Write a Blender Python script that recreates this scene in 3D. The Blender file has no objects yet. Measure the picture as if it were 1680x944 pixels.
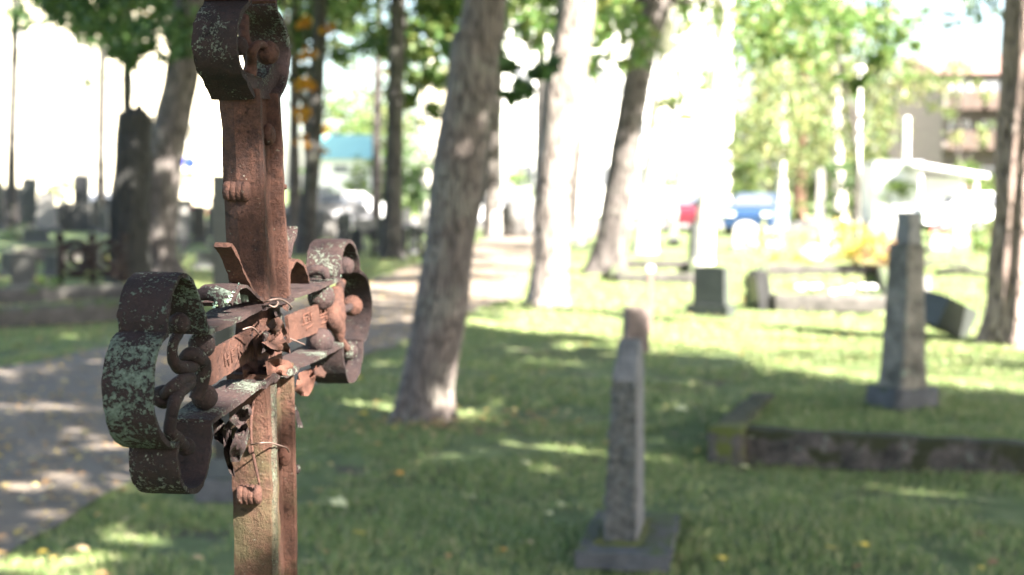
import bpy, bmesh, math, random
import numpy as np
from mathutils import Vector, Matrix, noise

# ------------------------------------------------------------------ camera, light, exposure
SC = bpy.context.scene
FPX = 2333.0
PITCH = math.atan(162 / FPX)
CAMZ = 1.6
cam_d = bpy.data.cameras.new('camera')
cam_d.lens = 50.0; cam_d.sensor_width = 36.0
cam_d.clip_start = 0.05; cam_d.clip_end = 3000
cam_d.dof.use_dof = True
cam_d.dof.focus_distance = 1.36
cam_d.dof.aperture_fstop = 5.6
cam_d.dof.aperture_blades = 9
cam_o = bpy.data.objects.new('camera', cam_d)
SC.collection.objects.link(cam_o)
cam_o.location = (0, 0, CAMZ)
cam_o.rotation_euler = (math.pi / 2 - PITCH, 0, 0)
SC.camera = cam_o

SUN_EL = math.radians(36)
SH = Vector((0.78, -0.62)).normalized()            # horizontal direction towards the sun
COT = 1 / math.tan(SUN_EL)
world = bpy.data.worlds.new('World'); SC.world = world
world.use_nodes = True
wn = world.node_tree.nodes; wl = world.node_tree.links
wn.clear()
w_out = wn.new('ShaderNodeOutputWorld'); w_bg = wn.new('ShaderNodeBackground'); w_sky = wn.new('ShaderNodeTexSky')
w_sky.sky_type = 'NISHITA'; w_sky.sun_disc = False
w_sky.sun_elevation = SUN_EL
w_sky.sun_rotation = math.atan2(SH.x, SH.y)
w_sky.dust_density = 2.0; w_sky.ozone_density = 0.6
w_bg.inputs['Strength'].default_value = 0.05
wl.new(w_sky.outputs[0], w_bg.inputs[0]); wl.new(w_bg.outputs[0], w_out.inputs[0])
sun_d = bpy.data.lights.new('sun', 'SUN'); sun_d.energy = 5.0; sun_d.angle = math.radians(0.5); sun_d.color = (1, 0.93, 0.82)
sun_o = bpy.data.objects.new('sun', sun_d); SC.collection.objects.link(sun_o)
sd = Vector((SH.x * math.cos(SUN_EL), SH.y * math.cos(SUN_EL), math.sin(SUN_EL)))
sun_o.rotation_euler = sd.to_track_quat('Z', 'Y').to_euler()
SC.view_settings.view_transform = 'Standard'; SC.view_settings.look = 'None'
SC.view_settings.exposure = 3.65; SC.view_settings.gamma = 1
SC.view_settings.use_curve_mapping = False

rnd = random.Random(7)
nr = np.random.default_rng(7)

# ------------------------------------------------------------------ geometry helpers
CF = Vector((0, math.cos(PITCH), -math.sin(PITCH)))
CU = Vector((0, math.sin(PITCH), math.cos(PITCH)))
CR = Vector((1, 0, 0))
CO = Vector((0, 0, CAMZ))

def ray(x, y):
    return CF + CR * ((x - 840) / FPX) - CU * ((y - 472) / FPX)

def gnd(x, y, z=0.0):                              # a point of the photo taken down to the ground
    r = ray(x, y); return CO + r * ((z - CAMZ) / r.z)

def at(x, y, Y):                                   # a point of the photo at world distance Y
    r = ray(x, y); return CO + r * (Y / r.y)

def hgt(x, y):
    d = math.hypot(x, y)
    k = max(0.0, 1 - d / 60)
    return k * (0.035 * math.sin(x * 0.9 + 1.3) * math.cos(y * 0.7) + 0.02 * math.sin(x * 2.3 + y * 1.7)
                + 0.02 * math.cos(x * 1.1 - y * 2.1)) - 0.02

def link(o): SC.collection.objects.link(o); return o

def mesh_obj(name, verts, faces, mat, parent=None, smooth=False, angle=None):
    me = bpy.data.meshes.new(name)
    me.from_pydata([tuple(v) for v in verts], [], faces)
    me.update()
    return fin(name, me, mat, parent, smooth, angle)

def fin(name, me, mat, parent=None, smooth=False, angle=None):
    if smooth or angle:
        me.polygons.foreach_set('use_smooth', [True] * len(me.polygons))
    if angle: me.set_sharp_from_angle(angle=math.radians(angle))
    if mat:
        for m in (mat if isinstance(mat, (list, tuple)) else [mat]): me.materials.append(m)
    o = link(bpy.data.objects.new(name, me))
    if parent: par(o, parent)
    return o

def par(o, p):
    o.parent = p
    # children are written in world coordinates: undo the parent's own placement
    o.matrix_parent_inverse = wmat(p).inverted()

def wmat(o):
    m = Matrix.LocRotScale(o.location, o.rotation_euler, o.scale)
    if o.parent: m = wmat(o.parent) @ o.matrix_parent_inverse @ m
    return m

def bm_obj(name, bm, mat, parent=None, smooth=False, angle=None):
    bmesh.ops.recalc_face_normals(bm, faces=bm.faces)
    me = bpy.data.meshes.new(name); bm.to_mesh(me); bm.free()
    return fin(name, me, mat, parent, smooth, angle)

def empty(name, loc):
    o = link(bpy.data.objects.new(name, None)); o.location = loc; o.empty_display_size = 0.2
    return o

def tag(o, label, cat, group=None):
    o['label'] = label; o['category'] = cat
    if group: o['group'] = group
    return o

def kind(o, k='structure'):
    o['kind'] = k; return o

def box(bm, c, s, yaw=0.0, taper=1.0, tilt=None):
    r = Matrix.Rotation(yaw, 4, 'Z')
    if tilt: r = r @ Matrix.Rotation(tilt[0], 4, 'X') @ Matrix.Rotation(tilt[1], 4, 'Y')
    vs = []
    for z in (-.5, .5):
        k = taper if z > 0 else 1
        for x, y in ((-.5, -.5), (.5, -.5), (.5, .5), (-.5, .5)):
            vs.append(bm.verts.new(Vector(c) + (r @ Vector((x * s[0] * k, y * s[1] * k, z * s[2])))))
    for f in ((3, 2, 1, 0), (4, 5, 6, 7), (0, 1, 5, 4), (1, 2, 6, 5), (2, 3, 7, 6), (3, 0, 4, 7)):
        bm.faces.new([vs[i] for i in f])
    return vs

def bevel(bm, w, seg=2, ang=30):
    es = [e for e in bm.edges if len(e.link_faces) == 2 and e.calc_face_angle(0) > math.radians(ang)]
    bmesh.ops.bevel(bm, geom=es, offset=w, segments=seg, affect='EDGES', profile=0.6)

def catmull(pts, n=6, closed=False):
    out = []; P = [Vector(p) for p in pts]; m = len(P)
    for i in range(m - 1):
        p0 = P[max(i - 1, 0)]; p1 = P[i]; p2 = P[i + 1]; p3 = P[min(i + 2, m - 1)]
        for k in range(n):
            t = k / n
            out.append(0.5 * ((2 * p1) + (p2 - p0) * t + (2 * p0 - 5 * p1 + 4 * p2 - p3) * t * t + (3 * p1 - p0 - 3 * p2 + p3) * t ** 3))
    out.append(P[-1]); return out

def tube(bm, pts, rads, seg=12, jit=0.0, nscale=6.0, cap=True, ridge=0.0):
    pts = [Vector(p) for p in pts]; rings = []
    ref = None
    for i, p in enumerate(pts):
        t = (pts[min(i + 1, len(pts) - 1)] - pts[max(i - 1, 0)]).normalized()
        if ref is None:
            ref = Vector((1, 0, 0)) if abs(t.x) < 0.8 else Vector((0, 1, 0))
        a = (ref - t * ref.dot(t)).normalized(); b = t.cross(a); ref = a
        ring = []
        for k in range(seg):
            an = 2 * math.pi * k / seg
            d = a * math.cos(an) + b * math.sin(an)
            r = rads[i]
            if jit or ridge:
                q = (p + d * r)
                r *= 1 + jit * noise.noise(q * nscale) + ridge * noise.noise(Vector((d.x * 5, d.y * 5, d.z * 5 + q.z * .5)))
            ring.append(bm.verts.new(p + d * r))
        rings.append(ring)
    for i in range(len(rings) - 1):
        for k in range(seg):
            bm.faces.new((rings[i][k], rings[i][(k + 1) % seg], rings[i + 1][(k + 1) % seg], rings[i + 1][k]))
    if cap:
        bm.faces.new(rings[0][::-1]); bm.faces.new(rings[-1])
    return rings

def ball(bm, c, r, sub=3, jit=0.06, sc=(1, 1, 1)):
    res = bmesh.ops.create_icosphere(bm, subdivisions=sub, radius=1)
    c = Vector(c)
    for v in res['verts']:
        d = v.co.copy(); k = r * (1 + jit * noise.noise(d * 2.1 + c * 30) + jit * .6 * noise.noise(d * 5 + c * 30))
        v.co = c + Vector((d.x * sc[0], d.y * sc[1], d.z * sc[2])) * k

# ------------------------------------------------------------------ materials
def mat(name):
    m = bpy.data.materials.new(name); m.use_nodes = True
    nt = m.node_tree; nt.nodes.clear()
    out = nt.nodes.new('ShaderNodeOutputMaterial'); b = nt.nodes.new('ShaderNodeBsdfPrincipled')
    nt.links.new(b.outputs[0], out.inputs[0])
    return m, nt, b, out

def N(nt, t, **kw):
    n = nt.nodes.new(t)
    for k, v in kw.items():
        if k in n.inputs.keys(): n.inputs[k].default_value = v
        else: setattr(n, k, v)
    return n

def coords(nt, scale=(1, 1, 1)):
    tc = N(nt, 'ShaderNodeTexCoord'); mp = N(nt, 'ShaderNodeMapping'); mp.inputs['Scale'].default_value = scale
    nt.links.new(tc.outputs['Object'], mp.inputs[0]); return mp.outputs[0]

def noi(nt, vec, scale, detail=6, rough=0.6, dist=0.0):
    n = N(nt, 'ShaderNodeTexNoise'); n.inputs['Scale'].default_value = scale; n.inputs['Detail'].default_value = detail
    n.inputs['Roughness'].default_value = rough; n.inputs['Distortion'].default_value = dist
    nt.links.new(vec, n.inputs['Vector']); return n.outputs['Fac']

def ramp(nt, fac, stops):
    r = N(nt, 'ShaderNodeValToRGB'); e = r.color_ramp.elements
    while len(e) < len(stops): e.new(0.5)
    for i, (p, c) in enumerate(stops):
        e[i].position = p; e[i].color = (*c, 1) if len(c) == 3 else c
    nt.links.new(fac, r.inputs[0]); return r.outputs[0]

def step(nt, fac, a, b):
    m = N(nt, 'ShaderNodeMapRange'); m.inputs['From Min'].default_value = a; m.inputs['From Max'].default_value = b
    nt.links.new(fac, m.inputs['Value']); return m.outputs[0]

def math_n(nt, op, a, b):
    m = N(nt, 'ShaderNodeMath', operation=op)
    for i, v in enumerate((a, b)):
        if isinstance(v, (int, float)): m.inputs[i].default_value = v
        else: nt.links.new(v, m.inputs[i])
    return m.outputs[0]

def mixc(nt, fac, a, b):
    m = N(nt, 'ShaderNodeMix', data_type='RGBA')
    if isinstance(fac, (int, float)): m.inputs[0].default_value = fac
    else: nt.links.new(fac, m.inputs[0])
    for i, v in ((6, a), (7, b)):
        if isinstance(v, tuple): m.inputs[i].default_value = (*v, 1)
        else: nt.links.new(v, m.inputs[i])
    return m.outputs[2]

def bump(nt, h, strength, dist, prev=None):
    b = N(nt, 'ShaderNodeBump'); b.inputs['Strength'].default_value = strength; b.inputs['Distance'].default_value = dist
    nt.links.new(h, b.inputs['Height'])
    if prev: nt.links.new(prev, b.inputs['Normal'])
    return b.outputs[0]

def rust(name, c1, c2, c3, lich=0.0, lcol=(0.30, 0.42, 0.34), lscale=26, off=0.0, rough=0.78, moss=0.0, zup=0.0):
    """flaking rust: three tones, pitted bump, crusty lichen patches of their own shape"""
    c1, c2, c3 = [tuple(x * .60 for x in c) for c in (c1, c2, c3)]; lcol = (lcol[0] * .70, lcol[1] * .68, lcol[2] * .68)
    m, nt, b, out = mat(name)
    v = coords(nt)
    n1 = noi(nt, v, 14 + off, 8, .65, .4); n2 = noi(nt, v, 90, 8, .7); n3 = noi(nt, v, 420, 5, .7)
    col = ramp(nt, n1, [(0.33, c1), (0.5, c2), (0.68, c3)])
    col = mixc(nt, step(nt, n2, .40, .60), col, mixc(nt, noi(nt, v, 38, 4, .6), tuple(x * .6 for x in c2), tuple(x * 1.35 for x in c3)))
    dk = step(nt, noi(nt, v, 55, 8, .75, .8), .60, .72)
    col = mixc(nt, math_n(nt, 'MULTIPLY', dk, .8), col, (c1[0] * .45, c1[1] * .45, c1[2] * .5))
    h = math_n(nt, 'ADD', math_n(nt, 'MULTIPLY', n2, .8), math_n(nt, 'MULTIPLY', n3, .25))
    h = math_n(nt, 'SUBTRACT', h, math_n(nt, 'MULTIPLY', dk, .5))
    nb = bump(nt, h, 1.0, .0055)
    g3 = step(nt, n3, .30, .70)
    col = mixc(nt, math_n(nt, 'MULTIPLY', math_n(nt, 'SUBTRACT', 1.0, g3), .55), col, tuple(x * .35 for x in c1))
    # small pale crust specks everywhere
    sp = step(nt, noi(nt, v, 230, 4, .6), .66, .70)
    sp = math_n(nt, 'MULTIPLY', sp, step(nt, noi(nt, v, 22, 3, .5), .5, .6))
    col = mixc(nt, math_n(nt, 'MULTIPLY', sp, .75), col, (.22, .235, .20))
    if lich > 0:
        big = noi(nt, v, lscale * .45, 3, .5); fine = noi(nt, v, lscale * 8.5, 8, .7, .12); mid = noi(nt, v, lscale * 2, 5, .6)
        s = math_n(nt, 'ADD', math_n(nt, 'MULTIPLY', big, .38), math_n(nt, 'ADD', math_n(nt, 'MULTIPLY', fine, .5), math_n(nt, 'MULTIPLY', mid, .22)))
        th = .62 - lich * .1
        if zup:
            g = N(nt, 'ShaderNodeNewGeometry'); sx = N(nt, 'ShaderNodeSeparateXYZ'); nt.links.new(g.outputs['Normal'], sx.inputs[0])
            s = math_n(nt, 'ADD', s, math_n(nt, 'MULTIPLY', sx.outputs[2], zup))
        lm = step(nt, s, th, th + .015)
        lc = ramp(nt, noi(nt, v, 300, 4, .6), [(.35, tuple(x * .45 for x in lcol)), (.6, lcol), (.75, tuple(min(1, x * 1.35) for x in lcol))])
        col = mixc(nt, lm, col, lc)
        nb = bump(nt, math_n(nt, 'MULTIPLY', lm, noi(nt, v, 350, 5, .8)), 1.0, .0035, nb)
    if moss > 0:
        mm = step(nt, noi(nt, v, 9, 6, .65), .56 - moss * .1, .70 - moss * .1)
        col = mixc(nt, math_n(nt, 'MULTIPLY', mm, .75), col, (.040, .038, .018))
    nt.links.new(col, b.inputs['Base Color']); nt.links.new(nb, b.inputs['Normal'])
    b.inputs['Roughness'].default_value = rough; b.inputs['Specular IOR Level'].default_value = .16
    return m

def stone(name, c1, c2, scale=8, moss=0.0, bumpd=.01, mcol=(.06, .085, .025), rough=.85, lich=0.0):
    m, nt, b, out = mat(name)
    v = coords(nt)
    n1 = noi(nt, v, scale, 8, .7); n2 = noi(nt, v, scale * 14, 5, .7)
    col = ramp(nt, n1, [(.35, c1), (.65, c2)])
    col = mixc(nt, step(nt, n2, .5, .7), col, tuple(x * .55 for x in c1))
    if lich:
        lm = step(nt, noi(nt, v, scale * 3, 6, .7, .6), .60, .66)
        col = mixc(nt, math_n(nt, 'MULTIPLY', lm, lich), col, (.26, .33, .25))
    if moss:
        g = N(nt, 'ShaderNodeNewGeometry'); sx = N(nt, 'ShaderNodeSeparateXYZ'); nt.links.new(g.outputs['Normal'], sx.inputs[0])
        s = math_n(nt, 'ADD', noi(nt, v, scale * .8, 7, .65), math_n(nt, 'MULTIPLY', sx.outputs[2], .22))
        mm = step(nt, s, .72 - moss * .2, .80 - moss * .2)
        col = mixc(nt, mm, col, ramp(nt, n2, [(.3, tuple(x * .5 for x in mcol)), (.7, mcol)]))
    nt.links.new(col, b.inputs['Base Color'])
    nb = bump(nt, math_n(nt, 'ADD', n1, math_n(nt, 'MULTIPLY', n2, .3)), .9, bumpd)
    nt.links.new(nb, b.inputs['Normal']); b.inputs['Roughness'].default_value = rough
    return m

def bark(name, c1, c2, plates=9, lich=(.3, .32, .27), lf=.5, bd=.03, moss=0):
    m, nt, b, out = mat(name)
    v = coords(nt, (1, 1, .22)); v2 = coords(nt)
    vor = N(nt, 'ShaderNodeTexVoronoi', feature='DISTANCE_TO_EDGE'); vor.inputs['Scale'].default_value = plates
    wob = N(nt, 'ShaderNodeVectorMath', operation='ADD'); ns = N(nt, 'ShaderNodeTexNoise'); ns.inputs['Scale'].default_value = 7
    nt.links.new(v, ns.inputs['Vector']); sc = N(nt, 'ShaderNodeVectorMath', operation='SCALE'); sc.inputs['Scale'].default_value = .16
    nt.links.new(ns.outputs['Color'], sc.inputs[0]); nt.links.new(v, wob.inputs[0]); nt.links.new(sc.outputs[0], wob.inputs[1])
    nt.links.new(wob.outputs[0], vor.inputs['Vector'])
    cr = step(nt, vor.outputs['Distance'], 0, .12)
    n2 = noi(nt, v, 26, 8, .7); n3 = noi(nt, v2, 3, 5, .6)
    col = mixc(nt, n2, c1, c2)
    col = mixc(nt, math_n(nt, 'MULTIPLY', step(nt, n3, .5, .66), lf), col, lich)
    col = mixc(nt, cr, tuple(x * .5 for x in c1), col)
    if moss:
        col = mixc(nt, math_n(nt, 'MULTIPLY', step(nt, noi(nt, v2, 1.6, 5, .6), .5, .65), moss), col, (.06, .085, .03))
    nt.links.new(col, b.inputs['Base Color'])
    h = math_n(nt, 'ADD', cr, math_n(nt, 'MULTIPLY', n2, .8))
    nt.links.new(bump(nt, h, 1, bd), b.inputs['Normal']); b.inputs['Roughness'].default_value = .9
    return m

def leafm(name, cols, trans=.4, rough=.55):
    m, nt, b, out = mat(name)
    g = N(nt, 'ShaderNodeNewGeometry')
    n = len(cols)
    col = ramp(nt, g.outputs['Random Per Island'], [(i / max(1, n - 1), c) for i, c in enumerate(cols)])
    nt.links.new(col, b.inputs['Base Color']); b.inputs['Roughness'].default_value = rough
    tr = N(nt, 'ShaderNodeBsdfTranslucent'); nt.links.new(col, tr.inputs[0])
    mx = N(nt, 'ShaderNodeMixShader'); mx.inputs[0].default_value = trans
    nt.links.new(b.outputs[0], mx.inputs[1]); nt.links.new(tr.outputs[0], mx.inputs[2]); nt.links.new(mx.outputs[0], out.inputs[0])
    return m

def plain(name, c, rough=.6, metal=0, scale=3, var=.25, bd=0):
    m, nt, b, out = mat(name)
    v = coords(nt); n = noi(nt, v, scale, 6, .6)
    nt.links.new(mixc(nt, n, tuple(x * (1 - var) for x in c), tuple(min(1, x * (1 + var)) for x in c)), b.inputs['Base Color'])
    b.inputs['Roughness'].default_value = rough; b.inputs['Metallic'].default_value = metal
    if bd: nt.links.new(bump(nt, noi(nt, v, scale * 20, 5, .7), .8, bd), b.inputs['Normal'])
    return m

M = {}
M['rust_orange'] = rust('rust_orange', (.030, .019, .019), (.082, .040, .032), (.155, .071, .050), lich=0, lcol=(.30, .32, .26), lscale=34)
M['rust_bright'] = rust('rust_bright', (.06, .028, .023), (.14, .060, .042), (.20, .090, .065))
M['rust_dark'] = rust('rust_dark', (.020, .016, .018), (.036, .025, .027), (.062, .036, .033), lich=.10, lcol=(.25, .28, .23))
M['rust_lichen'] = rust('rust_lichen', (.022, .016, .019), (.035, .024, .027), (.055, .032, .031), lich=.54, lcol=(.185, .24, .20), lscale=30)
M['rust_top'] = rust('rust_top', (.018, .014, .016), (.033, .023, .024), (.058, .033, .030), lich=.10, lcol=(.22, .25, .20), lscale=40)
M['rust_arm'] = rust('rust_arm', (.026, .018, .020), (.050, .032, .034), (.085, .050, .045), lich=.28, lcol=(.23, .27, .22), lscale=44)
M['rust_mossy'] = rust('rust_mossy', (.04, .024, .019), (.095, .045, .032), (.15, .07, .05), lich=0, moss=.6)
M['pale_rim'] = rust('pale_rim', (.07, .06, .048), (.14, .11, .09), (.19, .16, .12), lich=.4, lcol=(.22, .24, .18), moss=.7)
M['wire'] = plain('wire', (.10, .065, .055), .6, .3, 90, .5)
M['lichen_flake'] = leafm('lichen_flake', [(.18, .28, .22), (.26, .38, .30), (.36, .46, .36), (.20, .26, .14)], 0.1, .9)
M['bark_main'] = bark('bark_main', (.085, .068, .062), (.20, .160, .145), 24, (.23, .22, .19), .6, .012)
M['bark_grey'] = bark('bark_grey', (.05, .042, .040), (.115, .098, .092), 9, (.19, .18, .16), .5)
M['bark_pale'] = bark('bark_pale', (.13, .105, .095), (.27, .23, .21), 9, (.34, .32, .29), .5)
M['bark_dark'] = bark('bark_dark', (.030, .027, .026), (.07, .063, .060), 8, (.10, .10, .085), .4, moss=.2)
M['bark_pine'] = bark('bark_pine', (.16, .115, .10), (.40, .30, .265), 12, (.46, .38, .34), .5, .035)
M['bark_red'] = bark('bark_red', (.16, .09, .06), (.30, .17, .11), 9, (.33, .25, .2), .4, .015)
M['bark_snag'] = bark('bark_snag', (.010, .010, .010), (.026, .025, .024), 7, (.035, .035, .03), .4)
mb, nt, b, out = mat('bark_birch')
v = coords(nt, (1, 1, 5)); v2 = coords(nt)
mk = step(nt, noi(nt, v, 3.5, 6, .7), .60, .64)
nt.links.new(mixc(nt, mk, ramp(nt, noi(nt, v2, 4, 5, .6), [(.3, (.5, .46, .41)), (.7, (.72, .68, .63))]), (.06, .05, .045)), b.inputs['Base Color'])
b.inputs['Roughness'].default_value = .8; M['bark_birch'] = mb

M['granite'] = stone('granite', (.13, .125, .12), (.25, .24, .23), 9, moss=.15, lich=.35, bumpd=.012)
M['granite_rough'] = stone('granite_rough', (.055, .054, .052), (.20, .195, .185), 26, lich=.6, bumpd=.035)
M['granite_side'] = stone('granite_side', (.09, .09, .095), (.19, .18, .18), 14, lich=.25, bumpd=.006)
M['granite_dark'] = stone('granite_dark', (.020, .023, .022), (.042, .047, .044), 7, bumpd=.004, rough=.5)
M['granite_pol'] = stone('granite_pol', (.012, .012, .014), (.03, .03, .033), 10, bumpd=.001, rough=.3)
M['kerb_moss'] = stone('kerb_moss', (.04, .036, .03), (.13, .11, .10), 8, moss=1.2, bumpd=.02, mcol=(.11, .125, .02))
M['granite_mid'] = stone('granite_mid', (.032, .032, .031), (.08, .077, .073), 9, moss=.15, lich=.3, bumpd=.012)
M['kerb_dark'] = stone('kerb_dark', (.035, .033, .03), (.10, .09, .085), 6, moss=.5, bumpd=.015)
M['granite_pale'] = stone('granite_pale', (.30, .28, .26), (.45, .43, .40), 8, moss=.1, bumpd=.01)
M['granite_red'] = stone('granite_red', (.09, .07, .065), (.18, .14, .13), 10, bumpd=.008)
M['plinth'] = stone('plinth', (.045, .046, .05), (.10, .10, .105), 10, moss=.25, bumpd=.006)
M['kerb'] = stone('kerb', (.016, .015, .013), (.15, .12, .105), 6, moss=.95, bumpd=.03, lich=.5, mcol=(.035, .038, .010))
M['kerb_grey'] = stone('kerb_grey', (.11, .10, .10), (.22, .21, .20), 6, moss=.35, bumpd=.015)
M['mossy_shaft'] = stone('mossy_shaft', (.065, .060, .050), (.28, .25, .21), 6, moss=.2, bumpd=.02, lich=.8)
M['moss'] = stone('moss', (.05, .06, .015), (.12, .13, .03), 12, bumpd=.02)
M['boulder'] = stone('boulder', (.05, .05, .05), (.17, .16, .155), 2.2, bumpd=.05)
M['stake'] = plain('stake', (.11, .072, .058), .8, 0, 12, .3)
M['white'] = plain('white_paint', (.72, .72, .72), .6, 0, 1.2, .06)
M['black_metal'] = plain('black_metal', (.02, .02, .022), .45, .4, 20, .4)
M['grey_metal'] = plain('grey_metal', (.22, .23, .26), .5, .5, 6, .2)
M['leaf_dark'] = leafm('leaf_dark', [(.020, .045, .012), (.038, .085, .020), (.055, .11, .028), (.08, .14, .035)], .4)
M['leaf_green'] = leafm('leaf_green', [(.045, .10, .022), (.07, .14, .03), (.11, .17, .045), (.17, .19, .05)], .4)
M['leaf_birch'] = leafm('leaf_birch', [(.07, .12, .04), (.12, .17, .055), (.17, .20, .075), (.23, .21, .08)], .4)
M['leaf_orange'] = leafm('leaf_orange', [(.42, .15, .01), (.55, .24, .015), (.60, .34, .02), (.30, .20, .03)], .45)
M['leaf_pine'] = leafm('leaf_pine', [(.02, .045, .02), (.035, .065, .03), (.05, .08, .04)], .2)
M['leaf_shrub'] = leafm('leaf_shrub', [(.05, .10, .02), (.09, .15, .03), (.15, .2, .04)], .3)
M['leaf_yellow'] = leafm('leaf_yellow', [(.35, .28, .04), (.42, .33, .05), (.25, .26, .05)], .3)
M['leaf_brown'] = leafm('leaf_brown', [(.16, .07, .03), (.22, .11, .045), (.12, .06, .03)], .3)
M['flower_red'] = leafm('flower_red', [(.4, .03, .04), (.5, .06, .08)], .2)
M['flower_white'] = leafm('flower_white', [(.75, .75, .72), (.8, .78, .78)], .2)
M['fall_yellow'] = plain('fallen_yellow', (.62, .46, .07), .6, 0, 30, .2)
M['fall_pale'] = plain('fallen_pale', (.62, .60, .33), .6, 0, 30, .15)
M['fall_brown'] = plain('fallen_tan', (.42, .30, .17), .7, 0, 30, .3)
M['fall_orange'] = plain('fallen_orange', (.55, .27, .05), .7, 0, 30, .2)
M['litter'] = leafm('litter', [(.5, .38, .09), (.36, .22, .09), (.22, .12, .06), (.55, .46, .2)], .15)
M['grass'] = leafm('grass_blade', [(.095, .155, .040), (.15, .22, .065), (.23, .28, .10), (.38, .34, .19)], .2)

# grass ground
m, nt, b, out = mat('lawn')
v = coords(nt); n1 = noi(nt, v, .55, 8, .65); n2 = noi(nt, v, 5, 8, .7); n3 = noi(nt, v, 55, 4, .7)
col = ramp(nt, n2, [(.3, (.07, .09, .032)), (.5, (.11, .16, .045)), (.7, (.20, .24, .09))])
col = mixc(nt, step(nt, n1, .55, .70), col, mixc(nt, n2, (.09, .085, .035), (.12, .13, .05)))
col = mixc(nt, step(nt, noi(nt, v, 1.7, 7, .7), .56, .64), col, (.075, .056, .038))
nt.links.new(col, b.inputs['Base Color']); nt.links.new(bump(nt, math_n(nt, 'ADD', n3, n2), 1, .04), b.inputs['Normal'])
b.inputs['Roughness'].default_value = .95; M['lawn'] = m
m, nt, b, out = mat('path_gravel')
v = coords(nt); n1 = noi(nt, v, 1.2, 7, .7); n2 = noi(nt, v, 40, 5, .7); n3 = noi(nt, v, 4, 6, .65)
col = ramp(nt, n1, [(.35, (.11, .088, .070)), (.65, (.165, .135, .108))])
col = mixc(nt, step(nt, n3, .50, .66), col, (.17, .125, .08))
col = mixc(nt, math_n(nt, 'MULTIPLY', n2, .7), col, (.15, .125, .105))
nt.links.new(col, b.inputs['Base Color']); nt.links.new(bump(nt, n2, 1, .012), b.inputs['Normal'])
b.inputs['Roughness'].default_value = .9; M['path'] = m
M['asphalt'] = plain('asphalt', (.14, .135, .13), .9, 0, 2, .2, .005)
M['plaster_cream'] = plain('plaster_cream', (.55, .49, .39), .9, 0, .6, .06)
M['plaster_white'] = plain('plaster_white', (.78, .77, .75), .9, 0, .6, .04)
M['plaster_shaded'] = plain('plaster_shaded', (.12, .105, .095), .9, 0, .6, .12)  # darkened: the shade on the house front is put into this wall colour
M['roof_teal'] = plain('roof_teal', (.13, .29, .30), .55, 0, 1, .1)
M['roof_red'] = plain('roof_red', (.20, .12, .10), .8, 0, 1, .15)
M['balcony'] = plain('balcony', (.06, .038, .03), .8, 0, 2, .2)
M['glass'] = plain('window_glass', (.09, .10, .12), .12, 0, .5, .2)
M['car_blue'] = plain('car_blue', (.018, .042, .10), .3, 0, 1, .05)
M['car_red'] = plain('car_red', (.10, .014, .025), .3, 0, 1, .05)
M['car_white'] = plain('car_white', (.75, .76, .78), .3, 0, 1, .03)
M['car_grey'] = plain('car_grey', (.18, .18, .19), .3, 0, 1, .05)
M['tyre'] = plain('tyre', (.02, .02, .02), .8)
M['sign_blue'] = plain('sign_blue', (.02, .04, .55), .4, 0, 2, .02)
M['sign_yellow'] = plain('sign_yellow', (.75, .42, .03), .4, 0, 2, .02)

# ------------------------------------------------------------------ setting: ground, path, road
def axis(lo, hi, near, s0, grow):
    xs = [0.0]; s = s0
    while xs[-1] < hi:
        if xs[-1] > near: s *= grow
        xs.append(xs[-1] + s)
    ys = [0.0]; s = s0
    while ys[-1] > lo:
        if -ys[-1] > near: s *= grow
        ys.append(ys[-1] - s)
    return sorted(set(ys[1:] + xs))
gx = axis(-900, 900, 8, .22, 1.09); gy = axis(-500, 1800, 26, .22, 1.09)
vs = [(x, y, hgt(x, y)) for y in gy for x in gx]; w = len(gx)
fs = [(j * w + i, j * w + i + 1, (j + 1) * w + i + 1, (j + 1) * w + i) for j in range(len(gy) - 1) for i in range(w - 1)]
kind(mesh_obj('ground', vs, fs, M['lawn'], smooth=True))

near_e = [(-900, 1500), (0, 905), (110, 850), (235, 785), (380, 712), (500, 640), (590, 592), (680, 552), (745, 522), (800, 502), (855, 480), (868, 448), (880, 420), (930, 395), (1010, 380)]
far_e = [(-1500, 760), (-500, 650), (0, 603), (150, 575), (280, 546), (430, 505), (560, 472), (640, 447), (690, 431), (740, 412), (780, 398), (800, 390), (830, 382), (880, 374), (950, 366)]
NE = catmull([gnd(*p) for p in near_e], 8); FE = catmull([gnd(*p) for p in far_e], 8)
vs = []; fs = []; K = 16
for a, c in zip(NE, FE):
    for k in range(K + 1):
        p = a.lerp(c, k / K)
        if 0 < k < K: pass
        else: p = p + Vector((noise.noise(p * 1.3) * .12, noise.noise(p * 1.3 + Vector((9, 0, 0))) * .12, 0))
        vs.append((p.x, p.y, hgt(p.x, p.y) + .014))
for i in range(len(NE) - 1):
    for k in range(K):
        fs.append((i * (K + 1) + k, i * (K + 1) + k + 1, (i + 1) * (K + 1) + k + 1, (i + 1) * (K + 1) + k))
kind(mesh_obj('path', vs, fs, M['path'], smooth=True))
PATHPOLY = [(p.x, p.y) for p in NE] + [(p.x, p.y) for p in reversed(FE)]
PP = np.array(PATHPOLY)
def on_path(X, Y):
    inside = np.zeros(len(X), bool); n = len(PP)
    for i in range(n):
        x1, y1 = PP[i]; x2, y2 = PP[(i + 1) % n]
        c = ((y1 > Y) != (y2 > Y)) & (X < (x2 - x1) * (Y - y1) / (y2 - y1 + 1e-12) + x1)
        inside ^= c
    return inside
bm = bmesh.new(); box(bm, (0, 66, .02), (400, 17, .04)); kind(bm_obj('road', bm, M['asphalt']))

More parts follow.
